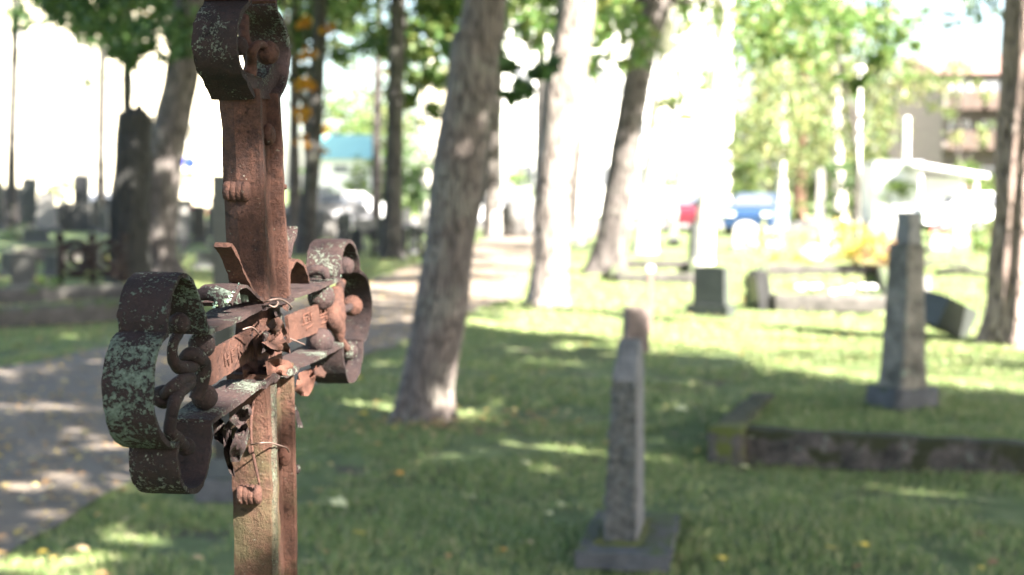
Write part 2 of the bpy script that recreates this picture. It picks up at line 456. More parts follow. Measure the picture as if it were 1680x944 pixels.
# ------------------------------------------------------------------ leaf and blade clouds (numpy meshes)
def np_mesh(name, V, F, m, parent=None):
    me = bpy.data.meshes.new(name)
    k = F.shape[1]
    me.vertices.add(len(V)); me.vertices.foreach_set('co', V.astype(np.float32).ravel())
    me.loops.add(F.size); me.loops.foreach_set('vertex_index', F.astype(np.int32).ravel())
    me.polygons.add(len(F)); me.polygons.foreach_set('loop_start', np.arange(0, F.size, k, dtype=np.int32))
    me.update(calc_edges=True); me.validate()
    return fin(name, me, m, parent)

def leaves(centres, size, up=0.3, droop=0.0):
    """pointed, slightly folded leaves at the given centres"""
    n = len(centres); C = np.asarray(centres)
    a = nr.normal(size=(n, 3)); a[:, 2] -= droop; a /= np.linalg.norm(a, axis=1)[:, None]
    b = nr.normal(size=(n, 3)); b[:, 2] += up; b -= a * (a * b).sum(1)[:, None]; b /= np.linalg.norm(b, axis=1)[:, None]
    c = np.cross(a, b)
    s = (size * nr.uniform(.65, 1.3, n))[:, None]
    v0 = C - a * s * .5; v1 = C - a * s * .1 + b * s * .38 + c * s * .1; v2 = C + a * s * .55; v3 = C - a * s * .1 - b * s * .38 + c * s * .1
    V = np.stack([v0, v1, v2, v3], 1).reshape(-1, 3)
    i = np.arange(n)[:, None] * 4
    F = np.concatenate([i + [0, 1, 2], i + [0, 2, 3]], 0)
    return V, F

def clump_pts(c, r, n, flat=.75):
    """points crowded around a few twigs inside a blob"""
    k = max(3, n // 22)
    d = nr.normal(size=(k, 3)); d /= np.linalg.norm(d, axis=1)[:, None]
    tw = d * (nr.uniform(.25, 1, (k, 1)) ** .6)
    idx = nr.integers(0, k, n)
    p = tw[idx] + nr.normal(size=(n, 3)) * .17
    p[:, 2] *= flat
    return p * r + np.asarray(c)

def crown_from(name, clumps, size, m, parent, droop=0.0, dens=1.0):
    P = np.concatenate([clump_pts(c, r, int(n * dens)) for (c, r, n) in clumps])
    V, F = leaves(P, size, droop=droop)
    return np_mesh(name, V, F, m, parent)

# ------------------------------------------------------------------ trees
def tree(label, path, m, lm=None, Yd=None, H=11, group=None, clumps=(), leaf=.16, auto=9, ar=1.4, an=170, name='tree', cat='tree', bare=0, seg=18, ridge=.12, droop=0.0, az=None):
    """path: (px, py, width px); the first is the foot on the ground, the trunk then stands at that distance"""
    g = gnd(path[0][0], path[0][1]); Y = Yd or g.y
    if Yd: g = at(path[0][0], path[0][1], Yd); g.z = 0
    pts = []; rad = []
    for i, (x, y, wd) in enumerate(path):
        p = g.copy() if i == 0 else at(x, y, Y)
        pts.append(p); rad.append(wd / FPX * Y / 2)
    root = empty(name, (g.x, g.y, 0)); tag(root, label, cat, group)
    d = (pts[-1] - pts[-2]).normalized(); d = (d + Vector((0, 0, 1.5))).normalized()
    top = pts[-1]
    while top.z < H:
        top = top + d * 1.6 + Vector((rnd.uniform(-.12, .12), rnd.uniform(-.12, .12), 0)); pts.append(top.copy()); rad.append(max(.03, rad[-1] * .86))
    pts = [pts[0] + Vector((0, 0, -.12))] + pts; rad = [rad[0] * 1.15] + [rad[0] * 1.05] + rad[1:]
    cp = catmull(pts, 7)
    rr = []
    for i in range(len(pts) - 1):
        for k in range(7): rr.append(rad[i] + (rad[i + 1] - rad[i]) * k / 7)
    rr.append(rad[-1])
    bm = bmesh.new(); tube(bm, cp, rr, seg, jit=.10, nscale=1.9, ridge=ridge)
    ph_ = rnd.uniform(0, 6)
    for v in bm.verts:
        if v.co.z < .7:
            dx, dy = v.co.x - g.x, v.co.y - g.y; th = math.atan2(dy, dx); e = .26 * math.exp(-max(0, v.co.z) / .13) * (.5 + .5 * math.cos(5 * th + ph_) + .3 * math.cos(3 * th))
            v.co.x += dx * e; v.co.y += dy * e
    tr = bm_obj('trunk', bm, m, root, smooth=True)
    # limbs
    hi = [p for p in pts if p.z > H * .42] or pts[-2:]
    ends = []
    for i in range(bare or 6):
        s = rnd.choice(hi); a = rnd.uniform(0, 2 * math.pi); L = rnd.uniform(1.2, 2.6) * ar / 1.4
        e = s + Vector((math.cos(a) * L, math.sin(a) * L, L * rnd.uniform(.1, .7)))
        mid = s.lerp(e, .5) + Vector((0, 0, -.15))
        bm = bmesh.new(); r0 = max(.02, rad[-2] * .55); tube(bm, catmull([s, mid, e], 3), [r0 * (1 - .8 * k / 6) for k in range(7)], 7, jit=.1)
        bm_obj('limb', bm, m, root, smooth=True); ends.append(e)
    if lm:
        cl = []
        for i in range(auto):
            if i < len(ends): c = ends[i]
            else:
                s = rnd.choice(hi); a = rnd.uniform(0, 2 * math.pi); L = rnd.uniform(.3, 1.9) * ar / 1.4
                c = s + Vector((math.cos(a) * L, math.sin(a) * L, rnd.uniform(0, 1)))
            cl.append(((c.x, c.y, c.z), rnd.uniform(.8, 1.2) * ar, an))
        for (x, y, YY, r, n) in clumps:
            c = at(x, y, YY)
            cl.append(((c.x, c.y, c.z), r * 1.25, int(n * 2.6)))
        crown_from('crown', cl, leaf, lm, root, droop)
    return root

# ---- visible trunks
tree('grey-barked tree standing in the lawn just behind the iron cross, leaning right', [(692, 690, 92), (703, 620, 88), (722, 520, 86), (738, 400, 84), (747, 330, 88), (758, 240, 86), (770, 160, 84), (780, 80, 76), (797, 0, 70)],
     M['bark_main'], M['leaf_dark'], H=10, seg=40, ridge=.07, leaf=.13, an=240,
     clumps=[(845, 130, 12, .22, 26), (770, 120, 11, .25, 22), (885, 128, 12.5, .15, 12), (900, 110, 12.5, .12, 8)])
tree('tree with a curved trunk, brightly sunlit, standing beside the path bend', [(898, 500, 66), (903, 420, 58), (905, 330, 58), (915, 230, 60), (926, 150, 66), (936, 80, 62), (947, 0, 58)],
     M['bark_pale'], M['leaf_green'], H=11, seg=30, ridge=.14,
     clumps=[(1010, 60, 22, .6, 60), (985, 30, 21, .5, 50), (1000, 110, 22, .35, 24), (870, 20, 20, .5, 40), (975, 88, 21, .3, 16)])
tree('dark grey leaning tree in front of the white building', [(990, 447, 60), (1002, 400, 52), (1018, 300, 48), (1030, 220, 46), (1048, 120, 44), (1060, 60, 46), (1078, 0, 48)],
     M['bark_grey'], M['leaf_green'], H=12, seg=26, ridge=.14)
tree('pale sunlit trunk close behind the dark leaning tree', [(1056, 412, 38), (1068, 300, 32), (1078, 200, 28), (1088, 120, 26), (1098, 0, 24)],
     M['bark_birch'], M['leaf_birch'], H=12, clumps=[(1100, 150, 36, .7, 50)])
tree('slim white birch leaning right at the corner of the white building', [(1150, 432, 36), (1160, 330, 30), (1168, 220, 28), (1184, 90, 24), (1190, 0, 22)],
     M['bark_birch'], M['leaf_green'], H=13, clumps=[(1230, 20, 32, 1.0, 120), (1290, 50, 32, 1.1, 120), (1360, 20, 33, 1.0, 120)])
tree('thick rough pine trunk at the right edge of the photo', [(1668, 562, 108), (1671, 500, 98), (1677, 380, 96), (1682, 250, 92), (1690, 100, 88), (1696, 0, 86)],
     M['bark_pine'], M['leaf_pine'], H=17, seg=44, ridge=.16, clumps=[(1612, 12, 22, .45, 60)], leaf=.12)
tree('leaning mottled tree behind the broken stump at left', [(258, 452, 78), (256, 400, 66), (262, 330, 60), (272, 250, 58), (287, 180, 54), (303, 100, 54), (316, 0, 56)],
     M['bark_grey'], M['leaf_dark'], H=11, seg=30, ridge=.14,
     clumps=[(165, 12, 26, .55, 80), (240, 40, 26, .6, 110), (120, 6, 25, .4, 60), (210, 80, 27, .5, 70), (270, 60, 25, .5, 80), (180, 55, 28, .35, 40), (60, -10, 26, .6, 60)])
# broken snag
g = gnd(213, 464)
root = empty('tree_stump', (g.x, g.y, 0)); tag(root, 'tall black broken tree stump with a jagged top beside the leaning mottled tree', 'tree stump')
bm = bmesh.new(); pts = catmull([g + Vector((0, 0, -.1)), at(212, 400, g.y), at(215, 300, g.y), at(219, 220, g.y), at(222, 186, g.y)], 6)
tube(bm, pts, [.34 - .06 * i / len(pts) for i in range(len(pts))], 26, jit=.14, nscale=2.5, ridge=.2)
bm_obj('trunk', bm, M['bark_snag'], root, smooth=True)
bm = bmesh.new()
for dx, dz, r in ((-.08, .16, .11), (.06, .22, .13), (.16, .10, .09), (-.17, .02, .08), (.0, .12, .15)):
    c = at(222, 190, g.y) + Vector((dx, 0, 0)); tube(bm, [c + Vector((0, 0, -.15)), c + Vector((0, 0, dz * .5)), c + Vector((.02, 0, dz))], [r * 1.2, r * .8, .02], 9, jit=.3, nscale=8)
bm_obj('jagged_top', bm, M['bark_snag'], root, smooth=True)

thin = [
    ('thin dark trunk at the far left in front of the cream wall', [(18, 374, 18), (20, 250, 16), (24, 100, 14), (26, 0, 13)], 'bark_dark', 'leaf_dark', None),
    ('thin greenish trunk between the cream wall and the broken stump', [(166, 372, 19), (166, 250, 15), (168, 120, 14), (172, 0, 13)], 'bark_dark', 'leaf_dark', None),
    ('thin grey trunk rising behind the broken stump', [(210, 392, 18), (209, 250, 17), (209, 120, 16), (210, 0, 15)], 'bark_dark', 'leaf_dark', None),
    ('slender reddish trunk directly right of the iron cross', [(484, 402, 26), (483, 300, 20), (483, 180, 17), (484, 0, 16)], 'bark_grey', 'leaf_dark', None),
    ('dark trunk between the orange foliage and the teal roofed house', [(501, 416, 36), (508, 320, 28), (517, 200, 26), (522, 80, 24), (525, 0, 24)], 'bark_dark', 'leaf_dark', None),
    ('blue grey slim trunk left of the dark upright one', [(617, 372, 17), (618, 250, 15), (620, 120, 13), (622, 0, 12)], 'bark_grey', 'leaf_dark', None),
    ('dark upright trunk standing by the low iron railing', [(643, 424, 40), (645, 330, 30), (648, 200, 28), (651, 80, 26), (653, 0, 26)], 'bark_dark', 'leaf_green', None),
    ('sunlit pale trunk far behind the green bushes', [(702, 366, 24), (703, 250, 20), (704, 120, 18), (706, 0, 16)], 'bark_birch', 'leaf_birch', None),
    ('grey trunk partly hidden behind the main leaning tree', [(806, 388, 30), (808, 280, 26), (812, 150, 24), (815, 0, 22)], 'bark_grey', 'leaf_dark', None),
    ('thin dark trunk in front of the white building beside the curved tree', [(884, 366, 18), (886, 250, 16), (888, 100, 14), (889, 0, 13)], 'bark_dark', 'leaf_green', None),
    ('thin leaning trunk between the curved tree and the dark leaning tree', [(938, 380, 16), (948, 250, 14), (960, 120, 12), (968, 0, 11)], 'bark_grey', 'leaf_green', None),
    ('orange barked pine trunk beyond the parked blue car', [(1310, 362, 22), (1312, 280, 20), (1316, 180, 17), (1322, 0, 14)], 'bark_red', 'leaf_birch', None),
    ('pale birch trunk right of the orange barked pine', [(1378, 362, 24), (1374, 280, 20), (1370, 190, 18), (1372, 60, 14), (1374, 0, 14)], 'bark_birch', 'leaf_birch', None),
    ('far birch trunk behind the cluster of pale gravestones', [(1284, 358, 18), (1282, 300, 15), (1284, 200, 12), (1290, 0, 11)], 'bark_birch', 'leaf_birch', None),
]
TC = {
    0: [(10, 0, 58, 1.2, 60), (70, 10, 58, 1.1, 50), (130, 30, 58, .8, 40), (40, 40, 58, .5, 20)],
    2: [(215, 60, 44, .9, 70), (260, 20, 44, .8, 60)],
    3: [(470, 30, 40, .9, 120), (500, 60, 40, .7, 90), (470, 120, 40, .5, 50)],
    5: [(600, 40, 55, 1.3, 150), (575, 90, 55, .8, 60), (640, 70, 56, 1.0, 90), (580, 0, 55, 1.2, 120)],
    6: [(680, 60, 34, .9, 140), (700, 140, 34, .6, 60), (720, 20, 34, .8, 110), (660, 150, 34, .4, 30), (740, 70, 34, .6, 70), (720, 200, 34, .4, 26)],
    7: [(660, 200, 68, 1.6, 110), (740, 150, 68, 2.0, 130), (690, 100, 68, 2, 110), (600, 150, 68, 1.7, 90), (570, 70, 66, 1.3, 60)],
    8: [(830, 60, 50, .6, 40), (790, 30, 50, .6, 40)],
    11: [(1240, 150, 70, 2.2, 230), (1300, 90, 70, 2.4, 260), (1350, 170, 70, 2.3, 240), (1420, 120, 70, 2.4, 230), (1250, 260, 70, 2.0, 180), (1330, 250, 74, 1.9, 160)],
    12: [(1400, 220, 68, 2.0, 200), (1460, 150, 68, 2.0, 190), (1300, 200, 66, 1.8, 150), (1420, 290, 75, 1.6, 120)],
    13: [(1240, 60, 60, 2.0, 200), (1230, 210, 62, 1.6, 150), (1340, 40, 60, 1.8, 150)],
}
for i, (lb, path, bk, lf, yd) in enumerate(thin):
    tree(lb, path, M[bk], M[lf], Yd=yd, H=15, seg=12, clumps=TC.get(i, ()), leaf=.26, an=120, ar=1.8, auto=8,
         group='slender trunks standing in the background', droop=1.0 if 'birch' in lf else 0)

def leafy(label, clumps, lm, foot, group=None, bk='bark_grey', leaf=.24, name='tree', cat='tree', tw=.12):
    """tree or shrub known by its foliage: trunk rises from the foot into the clumps"""
    g = foot; root = empty(name, (g.x, g.y, 0)); tag(root, label, cat, group)
    cs = [(at(x, y, Y), r, n) for (x, y, Y, r, n) in clumps]
    tp = max(c.z for c, r, n in cs)
    bm = bmesh.new(); mean = sum((c for c, r, n in cs), Vector()) / len(cs)
    tube(bm, catmull([Vector((g.x, g.y, -.1)), Vector((g.x, g.y, tp * .4)), Vector((mean.x, mean.y, tp * .8)), Vector((mean.x, mean.y, tp))], 4), [tw * (1 - .06 * k) for k in range(13)], 9, jit=.1)
    for c, r, n in cs:
        s = Vector((g.x, g.y, max(.1, c.z * .55))); tube(bm, catmull([s, s.lerp(c, .6), c], 3), [tw * .4 * (1 - .1 * k) for k in range(7)], 6)
    bm_obj('trunk', bm, M[bk], root, smooth=True)
    crown_from('crown', [((c.x, c.y, c.z), r, n) for c, r, n in cs], leaf, lm, root, dens=1.8)
    return root

def gp(x, Y): p = at(x, 300, Y); return Vector((p.x, p.y, 0))
leafy('autumn tree with narrow orange foliage right of the iron cross', [(500, 40, 34, .2, 90), (502, 90, 34, .2, 110), (499, 140, 34, .24, 160), (497, 190, 34, .24, 140), (538, 48, 34, .2, 60), (540, 150, 42, .2, 22), (531, 210, 42, .26, 40), (531, 245, 42, .22, 30), (498, 235, 34, .2, 60), (236, 30, 44, .25, 5), (345, -30, 42, .5, 40)], M['leaf_orange'], gp(508, 43), leaf=.11)
leafy('green leafy tree spreading above the pale birch trunks', [(1230, 30, 36, .9, 190), (1290, 90, 36, .9, 170), (1350, 30, 36, 1.0, 220), (1410, 70, 37, .9, 190), (1450, 110, 37, .7, 110), (1470, 30, 37, .8, 120), (1400, 130, 37, .5, 60), (1300, 0, 36, .9, 150), (1480, 70, 37, .5, 40)], M['leaf_green'], gp(1405, 37.5), leaf=.2, tw=.08)
leafy('sparse pale tree in front of the white building', [(1120, 60, 60, 1.3, 40), (1100, 170, 60, 1.0, 26), (1050, 100, 60, 1.1, 30), (1140, 140, 60, .9, 24), (985, 60, 60, 1.2, 40), (960, 130, 60, .8, 20), (1130, 200, 60, .6, 16)], M['leaf_birch'], gp(1108, 60), leaf=.3, tw=.08)
for lb, x, Y, k in (('round green bush in front of the teal roofed house', 580, 70, 3), ('green bush between the dark trunk and the main leaning tree', 690, 62, 4), ('low bush at the foot of the white building', 830, 76, 2),
                 ('bright green bush behind the blue car', 1220, 68, 4), ('green bush behind the white figure', 1130, 74, 2), ('dark green bush left of the white container', 1400, 62, 3), ('bush in front of the container', 1450, 57, 2), ('green bush between the canopy and the pine', 1610, 60, 3), ('bush far left behind the gravestones', 100, 80, 2)):
    cl = [(x + rnd.uniform(-25, 25), 330 - 22 * j - rnd.uniform(0, 12), Y, rnd.uniform(.7, 1.1), 150) for j in range(k)]
    leafy(lb, cl, M['leaf_shrub' if 'dark' not in lb else 'leaf_dark'], gp(x, Y), 'bushes along the road', leaf=.17, name='bush', cat='bush', tw=.04)
for x, Y, lb in ((560, 125, 'hazy tall tree above the teal roof'), (650, 130, 'hazy tall tree behind the dark upright trunk'), (730, 125, 'hazy tall tree left of the white building'), (1260, 110, 'tall pale tree at the right corner of the white building'),
             (1350, 120, 'tall pale tree behind the birch trunks'), (1450, 115, 'tall pale tree behind the white container'), (1530, 105, 'slender pale tree left of the red roofed house')):
    cl = [(x + rnd.uniform(-38, 38), 320 - 26 * j, Y, rnd.uniform(2.2, 3.2), 200) for j in range(9 if x > 1000 and x < 1500 else 6)]
    leafy(lb, cl, M['leaf_birch' if x > 1000 else 'leaf_green'], gp(x, Y), 'tall trees beyond the road', leaf=.45, tw=.25)

# ---- shade trees outside the frame, on the sunny side: their crowns shade the lawn and the cross
lit = []                                            # (px, py, rx m, ry m) sunlit openings on the ground
for x, y, rx, ry in ((712, 680, .60, .34), (560, 692, .3, .0), (930, 742, .55, .0), (1650, 890, .1, .05), (60, 800, .42, .18), (100, 668, .45, .05), (900, 572, .4, .0),
                 (80, 940, .1, .0), (640, 500, .7, .4), (780, 455, 2.4, 5), (150, 560, .4, .2), (330, 590, .3, .2), (1620, 640, .5, .05), (230, 500, .8, .3), (30, 610, .5, .2)):
    p = gnd(x, y); lit.append((p.x, p.y, rx, ry))
ea = gnd(745, 528); eb = gnd(1690, 640)             # far edge of the shade on the lawn
def shaded(x, y):
    t = (x - ea.x) / (eb.x - ea.x); edge = ea.y + (eb.y - ea.y) * t
    if x < ea.x: edge = 17 + (ea.x - x) * .6
    if y > edge - .8 + .3 * noise.noise(Vector((x * .8, y * .8, 0))): return False
    for cx, cy, rx, ry in lit:
        if ((x - cx) / (rx + .38)) ** 2 + ((y - cy) / (ry + .38)) ** 2 < 1: return False
    return True
off = [Vector((7.5, -3.0, 0)), Vector((10.5, 2.5, 0)), Vector((12.5, 7.5, 0)), Vector((4.5, -5.5, 0))]
offl = ['broad maple to the right of the camera', 'second maple further right beside the mossy grave kerb', 'maple beyond the right edge of the lawn', 'maple behind the camera']
buckets = [[] for _ in off]
yy = -.8
while yy < 19:
    xx = -10.5
    while xx < 9:
        x = xx + rnd.uniform(-.3, .3); y = yy + rnd.uniform(-.3, .3)
        if shaded(x, y) and abs(x) < 3.5 + y * .52 and math.hypot(x + 1.75, (y - 2.6)) > 1.15:
            h = rnd.uniform(5.6, 8.5)
            c = Vector((x + SH.x * COT * h, y + SH.y * COT * h, h))
            k = min(range(len(off)), key=lambda i: (off[i].xy - c.xy).length)
            buckets[k].append((c, .70, 520 if x > 0 else 400))
        xx += .85
    yy += .85
# unseen leaf masses added to shade the left graveyard, hung on nearby trees
HOST = [o for o in SC.collection.objects if o.get('category') == 'tree' and o.location.y < 32 and not o.get('group')]
hb = [[] for _ in HOST]
yy = 17
while yy < 62:
    xx = -26
    while xx < 3:
        x = xx + rnd.uniform(-.7, .7); y = yy + rnd.uniform(-.7, .7)
        lim = -1.2 - (y - 17) * .03
        if x < lim and x > -4 - y * .40 and noise.noise(Vector((x * .35, y * .35, 1))) > -.38:
            h = rnd.uniform(7.5, 10.5); c = Vector((x + SH.x * COT * h, y + SH.y * COT * h, h))
            t_ = max(0, min(1, ((x - .5) * -5.4 + (y - 19.6) * 4.4) / 48.5)); dd = math.hypot(x - (.5 - 5.4 * t_), y - (19.6 + 4.4 * t_))
            if dd < 1.5: xx += 1.75; continue
            k = min(range(len(HOST)), key=lambda i: (HOST[i].location.xy - c.xy).length); hb[k].append((c, 1.25, 420))
        xx += 1.75
    yy += 1.75
for o_, bk in zip(HOST, hb):
    if bk: crown_from('shade_crown', [((c.x, c.y, c.z), r, n) for c, r, n in bk], .27, M['leaf_green'], o_)
# wide crown of the main leaning tree, out of view, added to block skylight
main_tree = HOST[0]
oc = []
for ix in range(-6, 5):
    for iy in range(-3, 9):
        if rnd.random() < .88:
            oc.append(((ix * 1.5 + rnd.uniform(-.5, .5), 1 + iy * 1.5 + rnd.uniform(-.5, .5), rnd.uniform(7.5, 10.5)), 1.15, 190))
crown_from('spreading_crown', oc, .24, M['leaf_dark'], main_tree)
for o_, lb, bk in zip(off, offl, buckets):
    root = empty('tree', o_); tag(root, lb, 'tree', 'shade trees on the sunny side')
    bm = bmesh.new(); tube(bm, catmull([o_ + Vector((0, 0, -.1)), o_ + Vector((.1, 0, 3)), o_ + Vector((0, .2, 6)), o_ + Vector((0, 0, 9))], 5), [.32 - .016 * k for k in range(16)], 18, jit=.1, ridge=.1)
    bm_obj('trunk', bm, M['bark_grey'], root, smooth=True)
    bm = bmesh.new()
    for i, (c, r, n) in enumerate(bk):
        if i % 5 == 0:
            s = o_ + Vector((0, 0, rnd.uniform(3.5, 6))); tube(bm, catmull([s, s.lerp(c, .5) + Vector((0, 0, .4)), c], 3), [.07 * (1 - .12 * k) for k in range(7)], 6)
    bm_obj('limb', bm, M['bark_grey'], root, smooth=True)
    crown_from('crown', [((c.x, c.y, c.z), r, n) for c, r, n in bk], .21, M['leaf_green'], root)
    if o_ is off[0]:                                # unseen spray of small leaves, added to dim the sun on the cross
        sp = []
        for (u_, z_, r_, n_) in ((-.31, 1.43, .16, 300), (-.30, 1.30, .16, 230), (-.25, 1.85, .20, 80), (-.26, 1.62, .16, 18), (-.25, 1.45, .16, 30), (-.25, 1.25, .16, 50), (-.25, 1.05, .16, 110)):
            h = 4.2; t = (h - z_) * COT; y_ = 1.18 if u_ < -.29 else 1.55
            sp.append(((u_ + SH.x * t, y_ + SH.y * t, h), r_, int(n_ * 2.1)))
        tip = Vector((2.6, -.9, 4.25)); s_ = o_ + Vector((0, 0, 4.4)); bm = bmesh.new()
        tube(bm, catmull([s_, s_.lerp(tip, .5) + Vector((0, 0, .35)), tip], 5), [.05 * (1 - .085 * k) for k in range(11)], 7)
        bm_obj('limb', bm, M['bark_grey'], root, smooth=True)
        crown_from('shade_spray', sp, .045, M['leaf_green'], root)

# ------------------------------------------------------------------ buildings beyond the road
def building(label, x0, x1, Y, zt, wallm, wins, depth=12, roofm=None, roof=0, winm=None, wsize=(1.1, 1.3), balc=False):
    a = at(x0, 300, Y); b_ = at(x1, 300, Y); cx = (a.x + b_.x) / 2; wdt = b_.x - a.x
    root = empty('house' if zt < 9 else 'apartment_building', (cx, Y + depth / 2, 0)); tag(root, label, 'building')
    bm = bmesh.new(); box(bm, (cx, Y + depth / 2, zt / 2 - .1), (wdt, depth, zt + .2)); bm_obj('wall', bm, wallm, root)
    if roof:
        bm = bmesh.new()
        v = [bm.verts.new(p) for p in ((cx - wdt / 2 - .4, Y - .5, zt), (cx + wdt / 2 + .4, Y - .5, zt), (cx + wdt / 2 + .4, Y + depth + .5, zt), (cx - wdt / 2 - .4, Y + depth + .5, zt),
                                       (cx - wdt / 2 - .4, Y + depth / 2, zt + roof), (cx + wdt / 2 + .4, Y + depth / 2, zt + roof))]
        for f in ((0, 1, 5, 4), (2, 3, 4, 5), (0, 4, 3), (1, 2, 5), (0, 3, 2, 1)): bm.faces.new([v[i] for i in f])
        bm_obj('roof', bm, roofm, root)
    else:
        bm = bmesh.new(); box(bm, (cx, Y + depth / 2, zt + .12), (wdt + .5, depth + .5, .24)); bm_obj('roof', bm, M['grey_metal'], root)
    for (wx, wz) in wins:
        bm = bmesh.new(); p = (wx, Y - .01, wz)
        fw, fh = wsize
        for s in (-1, 1):
            box(bm, (wx + s * fw / 2, Y - .02, wz), (.08, .1, fh + .08)); box(bm, (wx, Y - .022, wz + s * fh / 2), (fw - .08, .09, .08))
        box(bm, (wx, Y - .02, wz), (.05, .07, fh - .08))
        w_ = bm_obj('window', bm, M['white'], root)
        bm = bmesh.new(); box(bm, (wx, Y - .005, wz), (fw - .02, .02, fh - .02)); bm_obj('pane', bm, winm or M['glass'], w_)
        if balc:
            bm = bmesh.new(); box(bm, (wx, Y - .8, wz - fh / 2 - .3), (fw * 2.0, 1.5, .15)); box(bm, (wx, Y - 1.5, wz - fh / 2 + .2), (fw * 2.0, .08, .95)); bm_obj('balcony', bm, M['balcony'], root)
    return root
def grid_w(x0, x1, Y, zs, n, skip=()):
    a = at(x0, 300, Y).x; b_ = at(x1, 300, Y).x
    return [(a + (b_ - a) * (i + .5) / n, z) for i in range(n) for z in zs if (i, z) not in skip]
pale = plain('pale_blind', (.11, .115, .13), .4, 0, 1, .05)
cream_b = plain('cream_blind', (.16, .145, .12), .5, 0, 1, .05)
building('long cream plastered building behind the left gravestones', -420, 352, 98, 16, M['plaster_cream'], grid_w(-420, 352, 98, (2.2, 5.4, 8.6, 11.8), 9), winm=cream_b)
building('white apartment building behind the leaning trees', 824, 1200, 88, 17, M['plaster_white'], grid_w(830, 1196, 88, (2.4, 5.4, 8.4, 11.4), 6), winm=pale)
building('white house with a turquoise roof right of the iron cross', 510, 602, 102, 3.7, M['plaster_white'], [(at(559, 300, 102).x, 3.0), (at(585, 300, 102).x, 1.5), (at(535, 300, 102).x, 1.5)], depth=8, roofm=M['roof_teal'], roof=1.9, wsize=(1.1, .6))
building('apartment house with shaded grey front, red roof and brown balconies at right', 1545, 1760, 84, 8.3, M['plaster_shaded'], grid_w(1545, 1760, 84, (2.2, 4.9, 7.2), 4), roofm=M['roof_red'], roof=1.7, balc=True)
building('pale house glimpsed between the far trunks', 690, 800, 112, 9.5, M['plaster_cream'], grid_w(690, 800, 112, (2.2, 5, 7.8), 3), winm=cream_b)

# white container and canopy
def simple(name, label, cat, parts, loc, group=None):
    root = empty(name, loc); tag(root, label, cat, group)
    for nm, fn, m, bw in parts:
        bm = bmesh.new(); fn(bm)
        if bw: bevel(bm, bw)
        bm_obj(nm, bm, m, root, angle=35)
    return root
c = gp(1462, 58)
def ribs(bm):
    for i in range(12): box(bm, (c.x - .85 + i * .155, 58.0 - 1.03, 1.35), (.05, .05, 2.2))
simple('container', 'white ribbed container standing by the canopy across the lawn', 'container', [
    ('body', lambda bm: box(bm, (c.x, 58, 1.35), (1.9, 2.0, 2.5)), M['white'], .02), ('rib', ribs, M['white'], 0),
    ('roof', lambda bm: box(bm, (c.x, 58, 2.66), (2.0, 2.1, .1)), M['grey_metal'], .01),
    ('door', lambda bm: box(bm, (c.x + .96, 58, 1.3), (.04, 1.2, 2.1)), M['grey_metal'], .01)], (c.x, 58, 0))
c2 = gp(1545, 57)
def post_at(sx, sy): return lambda bm: box(bm, (c2.x + sx, 57 + sy, 1.1), (.09, .09, 2.2))
simple('canopy', 'white slanted canopy roof on posts beside the ribbed container', 'shelter', [
    ('roof', lambda bm: box(bm, (c2.x, 57, 2.35), (3.0, 2.4, .12), 0, 1, (0, .16)), M['white'], .02), *[('post', post_at(sx, sy), M['white'], 0) for sx in (-1.1, 1.1) for sy in (-.9, .9)],
    ('back_panel', lambda bm: box(bm, (c2.x, 57.95, 1.1), (2.2, .05, 1.9)), M['white'], 0)], (c2.x, 57, 0))

